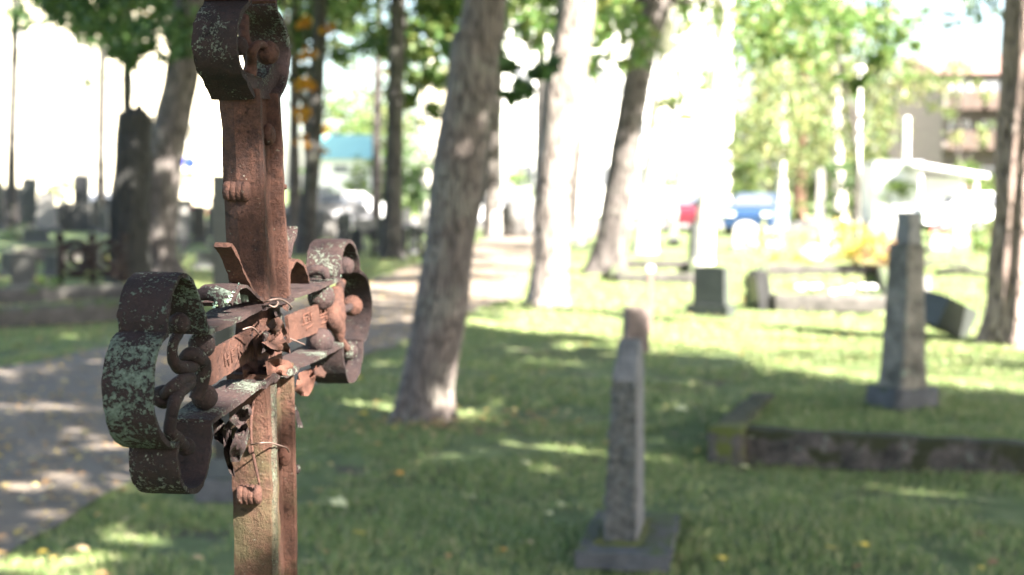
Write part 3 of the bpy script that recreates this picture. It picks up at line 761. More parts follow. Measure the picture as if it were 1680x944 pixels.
# ------------------------------------------------------------------ cars
def car(label, x, Y, m, yaw=0, L=4.2, H=1.45):
    g = gp(x, Y); root = empty('parked_car', g); tag(root, label, 'car', 'cars parked along the road')
    R = Matrix.Translation(g) @ Matrix.Rotation(yaw, 4, 'Z')
    prof = [(-.5, .20), (-.5, .48), (-.46, .60), (-.26, .66), (-.12, .97), (.22, 1.0), (.40, .70), (.49, .60), (.5, .22)]
    def ext(bm, pr, w0, w1=None):
        a = [bm.verts.new(R @ Vector((px * L, -w0 if pz < .7 else -(w1 or w0), pz * H))) for px, pz in pr]
        b2 = [bm.verts.new(R @ Vector((px * L, w0 if pz < .7 else (w1 or w0), pz * H))) for px, pz in pr]
        n = len(pr); bm.faces.new(a); bm.faces.new(b2[::-1])
        for i in range(n): bm.faces.new((a[i], b2[i], b2[(i + 1) % n], a[(i + 1) % n]))
    bm = bmesh.new(); ext(bm, prof, .86, .66); bevel(bm, .05, 2); bm_obj('body', bm, m, root, angle=40)
    for s in (-1, 1):
        bm = bmesh.new(); pts = [(-.20, .68, .868), (.0, .68, .868), (.0, .93, .72), (-.11, .93, .72)]
        pts2 = [(.02, .68, .868), (.33, .68, .868), (.21, .94, .72), (.02, .94, .72)]
        for pt in (pts, pts2): bm.faces.new([bm.verts.new(R @ Vector((a * L, s * c_, b3 * H))) for a, b3, c_ in pt])
        bm_obj('side_window', bm, M['glass'], root)
        for wx in (-.31, .31):
            bm = bmesh.new(); o = R @ Vector((wx * L, s * .80, .31)); ax = (R.to_3x3() @ Vector((0, s, 0)))
            tube(bm, [o - ax * .1, o - ax * .08, o + ax * .08, o + ax * .1], [.27, .31, .31, .27], 18); wh = bm_obj('wheel', bm, M['tyre'], root)
            bm = bmesh.new(); tube(bm, [o + ax * .09, o + ax * .115], [.19, .17], 14); bm_obj('rim', bm, M['grey_metal'], wh)
    for nm, pr in (('windscreen', [(-.245, .69), (-.135, .945)]), ('rear_window', [(.385, .735), (.245, .965)])):
        bm = bmesh.new(); (a, z0), (b3, z1) = pr; e = -.012 if a < 0 else .012
        bm.faces.new([bm.verts.new(R @ Vector(((q + e) * L, s * wv, z * H + .012))) for q, z, s, wv in ((a, z0, -1, .76), (a, z0, 1, .76), (b3, z1, 1, .6), (b3, z1, -1, .6))])
        bm_obj(nm, bm, M['glass'], root)
    for s in (-1, 1):
        bm = bmesh.new(); box(bm, R @ Vector((-.5 * L, s * .62, .50 * H)), (.06, .3, .14), yaw); bm_obj('headlight', bm, M['white'], root)
    return root
car('blue hatchback parked behind the pale gravestones', 1243, 51, M['car_blue'], 1.25)
car('red car partly hidden behind the white figure', 1138, 55, M['car_red'], 1.4)
car('white car parked beside the pine trunk', 1590, 55, M['car_white'], .1)
car('dark grey car seen left of the main leaning tree', 520, 60, M['car_grey'], .2)
car('white car glimpsed right of the main leaning tree', 800, 62, M['car_white'], .1)
car('white car in front of the turquoise roofed house', 560, 66, M['car_white'], .05)
car('white car glimpsed behind the black gravestones at left', 170, 70, M['car_white'], 0)

# lamps and signs
def post(label, x, Y, zt, r, m, name='lamp_post', cat='lamp post', head=True):
    g = gp(x, Y); root = empty(name, g); tag(root, label, cat)
    bm = bmesh.new(); tube(bm, [g + Vector((0, 0, -.1)), g + Vector((0, 0, zt * .5)), g + Vector((0, 0, zt))], [r * 1.2, r, r * .8], 12); bm_obj('pole', bm, m, root, smooth=True)
    if head:
        bm = bmesh.new(); ball(bm, g + Vector((0, 0, zt + .05)), .22, 2, 0, (1, 1, .6)); bm_obj('lamp_head', bm, M['white'], root, smooth=True)
    return root
post('tall white lamp post between the pale birches', 1407, 50, 5.7, .085, M['white'])
p = post('white flag pole beside the container', 1486, 60, 4.6, .13, M['white'], 'pole', 'pole', False)
g = gp(312, 72); root = empty('traffic_sign', g); tag(root, 'round blue traffic sign above a yellow plate in front of the cream building', 'traffic sign')
bm = bmesh.new(); tube(bm, [g, g + Vector((0, 0, 3.1))], [.03, .03], 8); bm_obj('pole', bm, M['grey_metal'], root)
bm = bmesh.new(); tube(bm, [g + Vector((0, -.04, 2.9)), g + Vector((0, -.07, 2.9))], [.33, .33], 20); bm_obj('blue_disc', bm, M['sign_blue'], root)
bm = bmesh.new(); box(bm, g + Vector((0, -.06, 2.3)), (.5, .03, .35)); bm_obj('yellow_plate', bm, M['sign_yellow'], root)

# hedge along the road
for lb, x0, x1, Y in (('clipped hedge along the road at the right', 1196, 1640, 60), ('clipped hedge along the road in front of the white building', 640, 880, 76)):
    a = gp(x0, Y); b_ = gp(x1, Y); root = empty('hedge', a); tag(root, lb, 'hedge')
    n = int((b_.x - a.x) / .5)
    crown_from('foliage', [((a.x + (b_.x - a.x) * i / n, Y + rnd.uniform(-.2, .2), z), .42, 60) for i in range(n + 1) for z in (.35, .8)], .12, M['leaf_shrub'], root)
    bm = bmesh.new()
    for i in range(n // 2): tube(bm, [Vector((a.x + i, Y, -.05)), Vector((a.x + i + .1, Y, .9))], [.03, .015], 5)
    bm_obj('stems', bm, M['bark_grey'], root)

# ------------------------------------------------------------------ gravestones
def rough(bm, amt, sc=6):
    bmesh.ops.subdivide_edges(bm, edges=[e for e in bm.edges if e.calc_length() > .08], cuts=2, use_grid_fill=True)
    for v in bm.verts:
        q = v.co * sc; v.co += Vector((noise.noise(q), noise.noise(q + Vector((7, 3, 1))), noise.noise(q + Vector((1, 9, 4))))) * amt

def profile_slab(bm, prof, depth, R):
    a = [bm.verts.new(R @ Vector((x, -depth / 2, z))) for x, z in prof]; b_ = [bm.verts.new(R @ Vector((x, depth / 2, z))) for x, z in prof]
    bm.faces.new(a); bm.faces.new(b_[::-1]); n = len(prof)
    for i in range(n): bm.faces.new((a[i], b_[i], b_[(i + 1) % n], a[(i + 1) % n]))

def grave(label, x, y, w_px, h_px, m, d=.16, yaw=.0, shape='flat', plinth=True, group=None, tilt=0, cat='gravestone', pm=None, amt=.006):
    g = gnd(x, y); k = g.y / FPX; W = w_px * k; Hh = h_px * k
    root = empty('gravestone', (g.x, g.y, 0)); tag(root, label, cat, group)
    ph = 0
    if plinth:
        ph = min(.16, Hh * .16); bm = bmesh.new(); box(bm, (g.x, g.y, ph / 2 - .03), (W * 1.3, d * 1.9, ph + .06), yaw); bevel(bm, .008); bm_obj('plinth', bm, pm or M['plinth'], root, angle=35)
    h = Hh - ph; hw = W / 2
    if shape == 'flat': pr = [(-hw, 0), (hw, 0), (hw * .96, h * .97), (hw * .3, h), (-hw * .96, h * .98)]
    elif shape == 'round': pr = [(-hw, 0), (hw, 0)] + [(hw * math.cos(t), h - hw * .7 + hw * .7 * math.sin(t)) for t in [math.pi * i / 10 for i in range(11)]]
    elif shape == 'gable': pr = [(-hw, 0), (hw, 0), (hw * .94, h * .84), (0, h), (-hw * .94, h * .84)]
    elif shape == 'taper': pr = [(-hw, 0), (hw, 0), (hw * .7, h * .95), (hw * .5, h), (-hw * .6, h * .98)]
    elif shape == 'slim': pr = [(-hw, 0), (hw, 0), (hw * .62, h * .93), (0, h), (-hw * .62, h * .93)]
    elif shape == 'slant': pr = [(-hw, 0), (hw, 0), (hw, h * .75), (-hw, h)]
    R = Matrix.Translation((g.x, g.y, ph - .02)) @ Matrix.Rotation(yaw, 4, 'Z') @ Matrix.Rotation(tilt, 4, 'Y')
    bm = bmesh.new(); profile_slab(bm, pr, d, R); bevel(bm, min(.012, d * .08), 2); bm_obj('stone', bm, m, root, angle=35)
    return root
GL = 'gravestones across the path at left'
grave('black narrow gravestone in the far left row', 50, 376, 24, 84, M['granite_dark'], .2, .1, group=GL)
grave('pale grey tapering gravestone next to the black narrow one', 77, 380, 34, 66, M['granite'], .3, .1, 'taper', group=GL)
grave('black polished gravestone rising behind the grey block with a plaque', 135, 372, 26, 86, M['granite_pol'], .2, .0, group=GL)
grave('broad grey granite block with a small reddish plaque', 128, 379, 46, 48, M['granite_mid'], .4, .0, plinth=False, group=GL)
g = gnd(128, 379)
grave('low dark gravestone at the left edge below the thin trunk', 8, 372, 26, 66, M['granite_dark'], .2, .1, 'round', group=GL)
grave('grey round topped gravestone left of the thin greenish trunk', 106, 366, 18, 38, M['granite_mid'], .2, 0, 'round', group=GL)
grave('dark gravestone right of the thin greenish trunk', 184, 372, 16, 48, M['granite_dark'], .2, 0, group=GL)
grave('dark slim gravestone seen between the stump and the mottled tree', 172, 384, 12, 44, M['granite_dark'], .2, 0, 'slim', group=GL)
grave('sunlit pale gravestone right of the leaning mottled tree', 302, 400, 18, 66, M['granite'], .15, .3, group=GL)
grave('dark broad gravestone behind the sunlit pale one', 298, 384, 38, 58, M['granite_dark'], .2, 0, group=GL)
grave('small grey gravestone on its own in front of the rusty railing', 40, 478, 38, 66, M['granite_mid'], .18, .15, 'round', group=GL)
grave('far grey gravestone left of the traffic sign', 322, 372, 18, 36, M['granite_mid'], .2, 0, group=GL)
grave('dark square gravestone behind the iron hoop', 352, 388, 22, 50, M['granite_dark'], .2, 0, group=GL)
grave('low reddish gravestone left of the rusty railing', 18, 372, 22, 44, M['granite_red'], .2, .1, group=GL)
grave('dark upright gravestone touching the left edge of the photo', -6, 378, 26, 84, M['granite_pol'], .2, -0.06, 'flat', group=GL)
grave('dark gravestone between the black narrow one and the thin trunk', 34, 368, 18, 62, M['granite_dark'], .2, 0.14, 'flat', group=GL)
grave('low black gravestone just left of the grey block with a plaque', 100, 376, 14, 40, M['granite_pol'], .2, -0.02, 'flat', group=GL)
grave('wide dark gravestone immediately left of the black stump', 180, 366, 30, 40, M['granite_mid'], .2, 0.10, 'flat', group=GL)
grave('narrow black gravestone behind the thin greenish trunk', 160, 380, 16, 54, M['granite_pol'], .2, 0.14, 'flat', group=GL)
grave('dark low block in front of the grey tapering gravestone', 60, 398, 40, 24, M['granite_dark'], .2, 0.06, 'flat', group=GL)
grave('black gravestone right of the sunlit slim one beside the mottled tree', 328, 398, 20, 62, M['granite_pol'], .2, 0.14, 'flat', group=GL)
grave('dark gravestone farther right towards the iron cross', 356, 372, 20, 50, M['granite_dark'], .2, 0.14, 'flat', group=GL)
grave('low dark stone between the hoop railing and the iron cross', 340, 440, 34, 28, M['granite_dark'], .2, 0.06, 'flat', group=GL)
grave('dark stone behind the ornate rusty railing', 150, 440, 30, 44, M['granite_pol'], .2, 0.02, 'flat', group=GL)
grave('small dark stone left of the ornate rusty railing', 86, 452, 20, 36, M['granite_dark'], .2, -0.02, 'flat', group=GL)
grave('dark stone immediately behind the small lone grey gravestone', 18, 452, 28, 40, M['granite_dark'], .2, 0.06, 'flat', group=GL)
grave('dark rounded stone at the foot of the black stump', 196, 462, 26, 40, M['granite_pol'], .2, -0.10, 'round', group=GL)
grave('dark gravestone right of the slender reddish trunk', 500, 384, 20, 46, M['granite_pol'], .2, 0.02, 'flat', group=GL)
grave('dark low gravestone left of the rounded dark boulder', 470, 392, 24, 40, M['granite_dark'], .2, -0.06, 'round', group=GL)
GM = 'gravestones beyond the bend of the path'
grave('dark gravestone left of the low iron railing', 565, 396, 24, 46, M['granite_dark'], .2, 0, group=GM)
grave('low wide grey gravestone behind the railing', 600, 386, 40, 28, M['granite'], .3, 0, group=GM)
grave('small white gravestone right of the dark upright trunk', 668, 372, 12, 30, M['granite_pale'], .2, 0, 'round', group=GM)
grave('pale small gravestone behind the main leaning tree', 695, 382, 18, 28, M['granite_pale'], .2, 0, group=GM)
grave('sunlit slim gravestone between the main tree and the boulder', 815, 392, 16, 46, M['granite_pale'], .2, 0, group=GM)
grave('dark narrow gravestone at the foot of the dark upright trunk', 625, 412, 14, 56, M['granite_dark'], .2, 0, group=GM)
grave('dark low gravestone left of the dark upright trunk', 585, 410, 22, 34, M['granite_dark'], .25, 0, group=GM)
grave('small dark gravestone beside the path in the shade of the trees', 678, 414, 12, 46, M['granite_dark'], .2, 0, group=GM)
GR = 'gravestones on the sunny side lawn'
grave('dark green grey gravestone on a low base in the sunny lawn', 1166, 512, 58, 78, M['granite_dark'], .13, -.62, 'flat', group=GR, pm=M['granite_dark'])
grave('slim dark obelisk behind the dark green grey gravestone', 1139, 436, 16, 74, M['granite_dark'], .16, .5, 'slim', group=GR, pm=M['granite'])
grave('white marker stone on a black base in front of the red car', 1105, 402, 14, 74, M['plaster_white'], .18, 0, 'slim', group=GR, pm=M['granite_pol'])
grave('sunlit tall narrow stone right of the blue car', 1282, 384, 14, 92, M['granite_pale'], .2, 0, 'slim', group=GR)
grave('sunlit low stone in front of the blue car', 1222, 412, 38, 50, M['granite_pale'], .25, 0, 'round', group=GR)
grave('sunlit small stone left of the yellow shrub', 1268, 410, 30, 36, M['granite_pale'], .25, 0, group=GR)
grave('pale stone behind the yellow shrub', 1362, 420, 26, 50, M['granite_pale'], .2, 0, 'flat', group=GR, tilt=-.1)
grave('slim pale stone beyond the birch trunks', 1345, 374, 16, 100, M['granite'], .25, 0, 'slim', group=GR)
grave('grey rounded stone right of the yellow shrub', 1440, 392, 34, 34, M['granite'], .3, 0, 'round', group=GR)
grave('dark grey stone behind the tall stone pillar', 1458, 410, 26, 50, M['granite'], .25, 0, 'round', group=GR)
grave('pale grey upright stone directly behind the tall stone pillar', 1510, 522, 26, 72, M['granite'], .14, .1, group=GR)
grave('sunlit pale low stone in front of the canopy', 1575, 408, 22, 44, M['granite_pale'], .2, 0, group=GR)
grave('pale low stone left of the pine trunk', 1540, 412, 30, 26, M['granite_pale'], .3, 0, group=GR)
grave('small rough stone post just beyond the near edge on gravestone', 1043, 574, 38, 76, M['granite_red'], .17, .2, 'flat', plinth=False, group=GR)
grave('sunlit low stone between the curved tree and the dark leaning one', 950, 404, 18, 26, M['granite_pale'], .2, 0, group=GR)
grave('sunlit low stone left of the white marker', 1068, 396, 26, 22, M['granite_red'], .2, 0, group=GR)

# black slim monument hidden behind the iron cross
g = gnd(366, 812); root = empty('gravestone', (g.x, g.y, 0)); tag(root, 'tall slim black monument on a stepped base, right behind the iron cross', 'gravestone')
k = g.y / FPX
bm = bmesh.new(); box(bm, (g.x, g.y, .04), (.24, .24, .13)); bevel(bm, .01); bm_obj('plinth', bm, M['plinth'], root)
bm = bmesh.new(); box(bm, (g.x, g.y, .15), (.16, .16, .10), 0, .75); bm_obj('base_step', bm, M['granite_dark'], root)
bm = bmesh.new(); zt = at(366, 288, g.y).z; box(bm, (g.x + .015, g.y, (.19 + zt) / 2), (.105, .105, zt - .19), .1, .8); bevel(bm, .012); bm_obj('stone', bm, M['granite_pol'], root)

# near gravestone seen edge on
g0 = gnd(1016, 912); yaw = math.radians(-10)
root = empty('gravestone', (g0.x, g0.y, 0)); tag(root, 'nearest gravestone, rough grey granite seen edge on, on a low dark plinth in the grass', 'gravestone')
R = Matrix.Translation((g0.x, g0.y, 0)) @ Matrix.Rotation(yaw, 4, 'Z')
bm = bmesh.new()
zb, zs, zt = .05, at(1016, 622, g0.y).z, at(1030, 556, g0.y + .2).z
# lofted upwards: x thickness, y depth; the two shoulders slope to a ridge across y
bm = bmesh.new(); prev = None; nz_ = 64; NS = 14
for iz in range(nz_ + 1):
    t = iz / nz_; z = zb + (zt - zb) * t; sh_ = max(0.0, (z - zs) / (zt - zs))
    xl = -.077 + .040 * min(1, (z - zb) / (zs - zb)) + .016 * sh_; xr = .078 - .004 * t
    y0, y1 = .17 * sh_, .40 - .17 * sh_; ring = []
    cor = [(xl, y0), (xr, y0), (xr, y1), (xl, y1)]
    for c_i in range(4):
        a, b_ = cor[c_i], cor[(c_i + 1) % 4]
        for k in range(NS):
            q = Vector((a[0] + (b_[0] - a[0]) * k / NS, a[1] + (b_[1] - a[1]) * k / NS, z))
            nrm = [Vector((0, -1, 0)), Vector((1, 0, 0)), Vector((0, 1, 0)), Vector((-1, 0, 0))][c_i]
            if k == 0: q -= Vector(((1 if q.x > 0 else -1) * .004, (1 if q.y > .2 else -1) * .004, 0))
            P_ = R @ q; amp = .0025 if c_i == 1 else (.004 if sh_ > 0 else .011)
            P_ += (R.to_3x3() @ nrm) * amp * (noise.noise(P_ * 24) + .9 * noise.noise(P_ * 55))
            ring.append(bm.verts.new(P_))
    L = len(ring)
    if prev:
        for k in range(L):
            f_ = bm.faces.new((prev[k], prev[(k + 1) % L], ring[(k + 1) % L], ring[k])); f_.material_index = 1 if NS <= k < 2 * NS or z > zs else 0
    else: bm.faces.new(ring[::-1])
    prev = ring
bm.faces.new(prev)
bm_obj('stone', bm, [M['granite_rough'], M['granite_side']], root, angle=55)
bm = bmesh.new(); pc = R @ Vector((.03, .22, .02)); box(bm, pc, (.40, .80, .072), yaw)
bmesh.ops.subdivide_edges(bm, edges=bm.edges, cuts=6, use_grid_fill=True)
for v in bm.verts: v.co += Vector((noise.noise(v.co * 12), noise.noise(v.co * 12 + Vector((5, 0, 0))), noise.noise(v.co * 12 + Vector((0, 5, 0))) * .6)) * .01
bm_obj('plinth', bm, M['plinth'], root, smooth=False)
bm = bmesh.new(); box(bm, R @ Vector((.0, .2, .062)), (.21, .50, .012), yaw)
bmesh.ops.subdivide_edges(bm, edges=bm.edges, cuts=8, use_grid_fill=True)
for v in bm.verts: v.co += Vector((noise.noise(v.co * 20), noise.noise(v.co * 20 + Vector((5, 0, 0))), noise.noise(v.co * 30) * .7)) * .02
bm_obj('moss_patch', bm, M['moss'], root)

# tall stone pillar, right
g1 = gnd(1487, 706); yaw = math.radians(24); Yc = g1.y + .12
root = empty('gravestone', (g1.x, g1.y, 0)); tag(root, 'tall weathered tapering stone pillar on a thick base inside the mossy kerb', 'gravestone')
cx = g1.x
bm = bmesh.new(); box(bm, (cx + .0, Yc, .14), (.38, .34, .28), yaw, .90); bevel(bm, .03, 3)
bmesh.ops.subdivide_edges(bm, edges=[e for e in bm.edges if e.calc_length() > .06], cuts=3, use_grid_fill=True)
for v in bm.verts: v.co += Vector((noise.noise(v.co * 10), noise.noise(v.co * 10 + Vector((5, 0, 0))), noise.noise(v.co * 10 + Vector((0, 5, 0))))) * .012
bm_obj('plinth', bm, M['plinth'], root, smooth=True)
zt = at(1490, 348, Yc).z; zc = at(1490, 400, Yc).z
def ring_loft(bm, secs, cx, cy, yaw, n=10):
    prev = None; r = Matrix.Rotation(yaw, 3, 'Z'); first = None
    for (z, hx, hy, ox) in secs:
        ring = []
        for sx, sy in ((-1, -1), (1, -1), (1, 1), (-1, 1)):
            for t in range(n):
                q = [(-1, -1), (1, -1), (1, 1), (-1, 1)]; i = q.index((sx, sy)); nx = q[(i + 1) % 4]
                x = sx + (nx[0] - sx) * t / n; y = sy + (nx[1] - sy) * t / n
                k_ = 1 - .06 * (abs(x) > .9 and abs(y) > .9)
                p_ = Vector((cx + ox, cy, z)) + r @ Vector((x * hx * k_, y * hy * k_, 0))
                p_ += Vector((noise.noise(p_ * 13), noise.noise(p_ * 13 + Vector((4, 0, 0))), 0)) * .008
                ring.append(bm.verts.new(p_))
        if prev:
            for i in range(len(ring)): bm.faces.new((prev[i], prev[(i + 1) % len(ring)], ring[(i + 1) % len(ring)], ring[i]))
        else: bm.faces.new(ring[::-1])
        prev = ring
    bm.faces.new(prev)
bm = bmesh.new(); secs = []
for i in range(31):
    t = i / 30; z = .22 + (zc - .22) * t; secs.append((z, .124 - .030 * t - .022 * min(1, t * 4), .13 - .03 * t, 0.012 * t))
ring_loft(bm, secs, cx, Yc, yaw); bm_obj('shaft', bm, M['mossy_shaft'], root, angle=40)
bm = bmesh.new(); secs = [(zc - .002 + (zt - zc) * i / 8, .056 + .006 * math.sin(i), .07, .024) for i in range(9)]
ring_loft(bm, secs, cx, Yc, yaw); bm_obj('top', bm, M['granite'], root, angle=40)

# mossy kerb enclosure, right foreground
A = gnd(1168, 748); B = gnd(1760, 784); dirx = (B - A).normalized(); diry = Vector((-dirx.y, dirx.x, 0))
root = empty('grave_kerb', A); tag(root, 'long mossy stone grave kerb in the right foreground', 'grave kerb')
def kerb_piece(nm, p0, p1, wd, h, m, parent, amt=.018):
    d = (p1 - p0); L = d.length; ya = math.atan2(d.y, d.x); bm = bmesh.new()
    box(bm, (p0 + p1) / 2 + Vector((0, 0, h / 2 - .04)), (L, wd, h + .08), ya); bevel(bm, .015, 2)
    nx = max(4, int(L / .06))
    bmesh.ops.subdivide_edges(bm, edges=[e for e in bm.edges if e.calc_length() > L * .8], cuts=nx, use_grid_fill=True)
    bmesh.ops.subdivide_edges(bm, edges=[e for e in bm.edges if .07 < e.calc_length()], cuts=2, use_grid_fill=True)
    for v in bm.verts: v.co += Vector((noise.noise(v.co * 9), noise.noise(v.co * 9 + Vector((5, 0, 0))), noise.noise(v.co * 9 + Vector((0, 5, 0))) * .9)) * amt
    return bm_obj(nm, bm, m, parent, smooth=True)
kerb_piece('front_kerb', A + diry * .07, B + diry * .07, .15, .17, M['kerb'], root)
kerb_piece('side_kerb', A + dirx * .07 + diry * .16, A + dirx * .07 + diry * 1.5, .15, .175, M['kerb'], root)
kerb_piece('corner_stone', A + diry * .02 + dirx * -.02, A + diry * .02 + dirx * .2, .2, .185, M['kerb_moss'], root)
kerb_piece('back_kerb', A + diry * 2.2, B + diry * 2.2, .13, .12, M['kerb'], root)
vs = []; fs = []; n1, n2 = 40, 26
for j in range(n2 + 1):
    for i in range(n1 + 1):
        p_ = A + dirx * (.12 + (B - A).length * i / n1) + diry * (.13 + 2.05 * j / n2)
        vs.append((p_.x, p_.y, .125 + .02 * noise.noise(p_ * 2) + (-.1 if j in (0, n2) else 0)))
for j in range(n2):
    for i in range(n1): fs.append((j * (n1 + 1) + i, j * (n1 + 1) + i + 1, (j + 1) * (n1 + 1) + i + 1, (j + 1) * (n1 + 1) + i))
kind(mesh_obj('grave_bed', vs, fs, M['lawn'], smooth=True))
BED = (A, dirx, diry, (B - A).length)

# other enclosures
def encl(label, pts, wd, h, m, name='grave_kerb'):
    P_ = [gnd(*p) for p in pts]; root = empty(name, P_[0]); tag(root, label, 'grave kerb')
    for i in range(len(P_)):
        a, b_ = P_[i], P_[(i + 1) % len(P_)]; d = (b_ - a).normalized()
        kerb_piece('kerb_stone', a + d * wd * .5, b_ - d * wd * .5 if i % 2 else b_ + d * wd * .5 * 0, wd, h * (1 - .03 * (i % 2)), m, root, .01)
encl('low grey kerb around the grave beside the dark leaning tree', [(1005, 462), (1138, 464), (1135, 440), (1015, 438)], .14, .16, M['kerb_dark'])
encl('grey kerb around the planted grave left of the tall stone pillar', [(1258, 506), (1462, 508), (1445, 452), (1250, 450)], .16, .2, M['kerb_dark'])
encl('low weathered kerb across the path at left', [(-120, 545), (275, 515), (255, 488), (-150, 505)], .2, .22, M['kerb_dark'])
encl('low dark kerb around a grave in the far left lawn', [(10, 432), (150, 428), (150, 416), (20, 418)], .14, .2, M['kerb_dark'])
grave('dark curved end stone at the left of the planted grave', 1250, 505, 22, 66, M['granite_pol'], .3, .2, 'round', plinth=False, group=GR, tilt=-.12)
# fallen leaning block
g = gnd(1560, 552); root = empty('gravestone', (g.x, g.y, 0)); tag(root, 'toppled dark block of granite leaning beside the pine trunk', 'gravestone')
bm = bmesh.new(); box(bm, (g.x - .02, g.y + .2, .22), (.50, .42, .34), .5, 1, (.15, .38)); bevel(bm, .012); rough(bm, .004, 5); bm_obj('stone', bm, M['granite_dark'], root, angle=35)
# boulders
def boulder(label, x, y, w_px, h_px, m):
    g = gnd(x, y); k = g.y / FPX; bm = bmesh.new(); res = bmesh.ops.create_icosphere(bm, subdivisions=4, radius=1)
    for v in res['verts']:
        d = v.co.copy(); kk = 1 + .28 * noise.noise(d * 1.4 + g) + .1 * noise.noise(d * 4 + g)
        v.co = Vector((g.x, g.y, h_px * k * .42)) + Vector((d.x * w_px * k * .5, d.y * w_px * k * .4, d.z * h_px * k * .56)) * kk
    o = bm_obj('boulder', bm, m, smooth=True); tag(o, label, 'boulder')
boulder('big mottled boulder left of the curved sunlit tree', 852, 388, 66, 62, M['boulder'])
boulder('rounded dark boulder left of the turquoise roofed house', 532, 392, 44, 46, M['boulder'])
boulder('small rock among plants in the planted grave', 1330, 428, 44, 26, M['granite_pale'])

# stake
g = gnd(1068, 545); root = empty('marker_stake', (g.x, g.y, 0)); tag(root, 'thin pale wooden stake upright in the sunny lawn', 'stake')
bm = bmesh.new(); zt = at(1067, 436, g.y).z; box(bm, (g.x - .01, g.y, zt / 2 - .05), (.055, .035, zt + .1), .2, .95); bevel(bm, .004); bm_obj('post', bm, M['stake'], root)
bm = bmesh.new(); box(bm, (g.x - .01, g.y, zt - .03), (.066, .045, .06), .2); bevel(bm, .004); bm_obj('top_band', bm, M['white'], root)

# iron hoops, railings
def hoopfence(label, x0, x1, y, h, n, m, rad=.02, orn=False, name='iron_fence'):
    a = gnd(x0, y); b_ = gnd(x1, y); root = empty(name, a); tag(root, label, 'fence')
    for i in range(n + 1):
        p_ = a.lerp(b_, i / n); bm = bmesh.new(); tube(bm, [p_ + Vector((0, 0, -.1)), p_ + Vector((0, 0, h * .5)), p_ + Vector((0, 0, h))], [rad * 1.6] * 3, 8); ball(bm, p_ + Vector((0, 0, h)), rad * 2.6, 2); bm_obj('post', bm, m, root, smooth=True)
        if i < n:
            q = a.lerp(b_, (i + 1) / n); c_ = (p_ + q) / 2; L = (q - p_).length / 2; bm = bmesh.new()
            if orn:
                for rr_ in (.30, .15):
                    bs = bmesh.new(); tube(bs, [c_ + Vector((math.cos(t) * rr_ * h + (.3 - rr_) * h * .4, 0, h * .62 + math.sin(t) * rr_ * h)) for t in [2 * math.pi * s / 20 for s in range(21)]], [rad * 1.5] * 21, 8)
                    bm_obj('scroll', bs, m, root, smooth=True)
                tube(bm, [p_ + Vector((0, 0, h * .25)), q + Vector((0, 0, h * .25))], [rad, rad], 8)
            else:
                tube(bm, [p_.lerp(q, .5 - .5 * math.cos(math.pi * s / 14)) + Vector((0, 0, h * (.25 + .7 * math.sin(math.pi * s / 14)))) for s in range(15)], [rad] * 15, 8)
            bm_obj('panel', bm, m, root, smooth=True)
hoopfence('ornate rusty iron railing with round scrolls in front of the broken stump', 100, 205, 474, .82, 2, M['rust_dark'], .03, True)
hoopfence('dark iron hoop railing right of the mottled leaning tree', 300, 352, 428, .45, 1, M['black_metal'], .03)
hoopfence('low dark iron hoop railing beyond the bend of the path', 560, 690, 422, .62, 5, M['black_metal'], .03)

# plants
def plant(label, x, y, r, h, m, n=120, leaf=.07, fl=None, name='plant', cat='plant'):
    g = gnd(x, y); root = empty(name, (g.x, g.y, 0)); tag(root, label, cat)
    bm = bmesh.new()
    for i in range(7):
        a = rnd.uniform(0, 6.28); e = g + Vector((math.cos(a) * r * .7, math.sin(a) * r * .7, h * rnd.uniform(.6, 1))); tube(bm, [g + Vector((0, 0, -.02)), g.lerp(e, .5) + Vector((0, 0, .02)), e], [.008, .006, .004], 5)
    bm_obj('stem', bm, M['bark_red'], root)
    crown_from('foliage', [((g.x, g.y, h * .55), max(r, .05), n)], leaf, m, root)
    if fl:
        for i in range(8):
            a = rnd.uniform(0, 6.28); q = r * rnd.uniform(.1, .9); c_ = g + Vector((math.cos(a) * q, math.sin(a) * q, h * rnd.uniform(.75, 1.05))); bm = bmesh.new()
            k_ = bm.verts.new(c_); rim_ = [bm.verts.new(c_ + Vector((math.cos(t) * leaf * (.5 if j % 2 else .8), math.sin(t) * leaf * (.5 if j % 2 else .8) * .6, .03 + .3 * leaf * math.sin(t)))) for j, t in enumerate([6.2832 * u / 10 for u in range(10)])]
            for j in range(10): bm.faces.new((k_, rim_[j], rim_[(j + 1) % 10]))
            bm_obj('flower', bm, fl, root)
plant('yellow shrub growing in the planted grave', 1405, 425, .75, .7, M['leaf_yellow'], 420, .12, name='shrub', cat='shrub')
plant('rusty brown shrub left of the tall stone pillar', 1442, 452, .5, .65, M['leaf_brown'], 300, .1, name='shrub', cat='shrub')
plant('yellow green plant in front of the planted grave', 1290, 430, .8, .5, M['leaf_yellow'], 260, .11)
plant('green plant with white flowers at the left front of the planted grave', 1322, 498, .35, .22, M['leaf_shrub'], 90, .07, M['flower_white'])
plant('low plant with white flowers in the middle of the planted grave', 1372, 500, .3, .16, M['leaf_shrub'], 60, .06, M['flower_white'])
plant('low green plant at the right of the planted grave', 1420, 498, .25, .22, M['leaf_green'], 80, .06, M['flower_white'])
plant('plant with red flowers behind the tall stone pillar', 1536, 408, .45, .5, M['leaf_shrub'], 120, .1, M['flower_red'])
plant('fresh green plant beside the pine trunk', 1608, 422, .5, .9, M['leaf_shrub'], 260, .12)
plant('plant with red flowers in front of the cream building', 336, 384, .5, .9, M['leaf_dark'], 90, .12, M['flower_red'])
plant('leafy plant beside the small lone gravestone', 76, 482, .25, .25, M['leaf_shrub'], 50, .07)
plant('low plant beside the weathered kerb at left', 160, 520, .3, .2, M['leaf_shrub'], 60, .07)
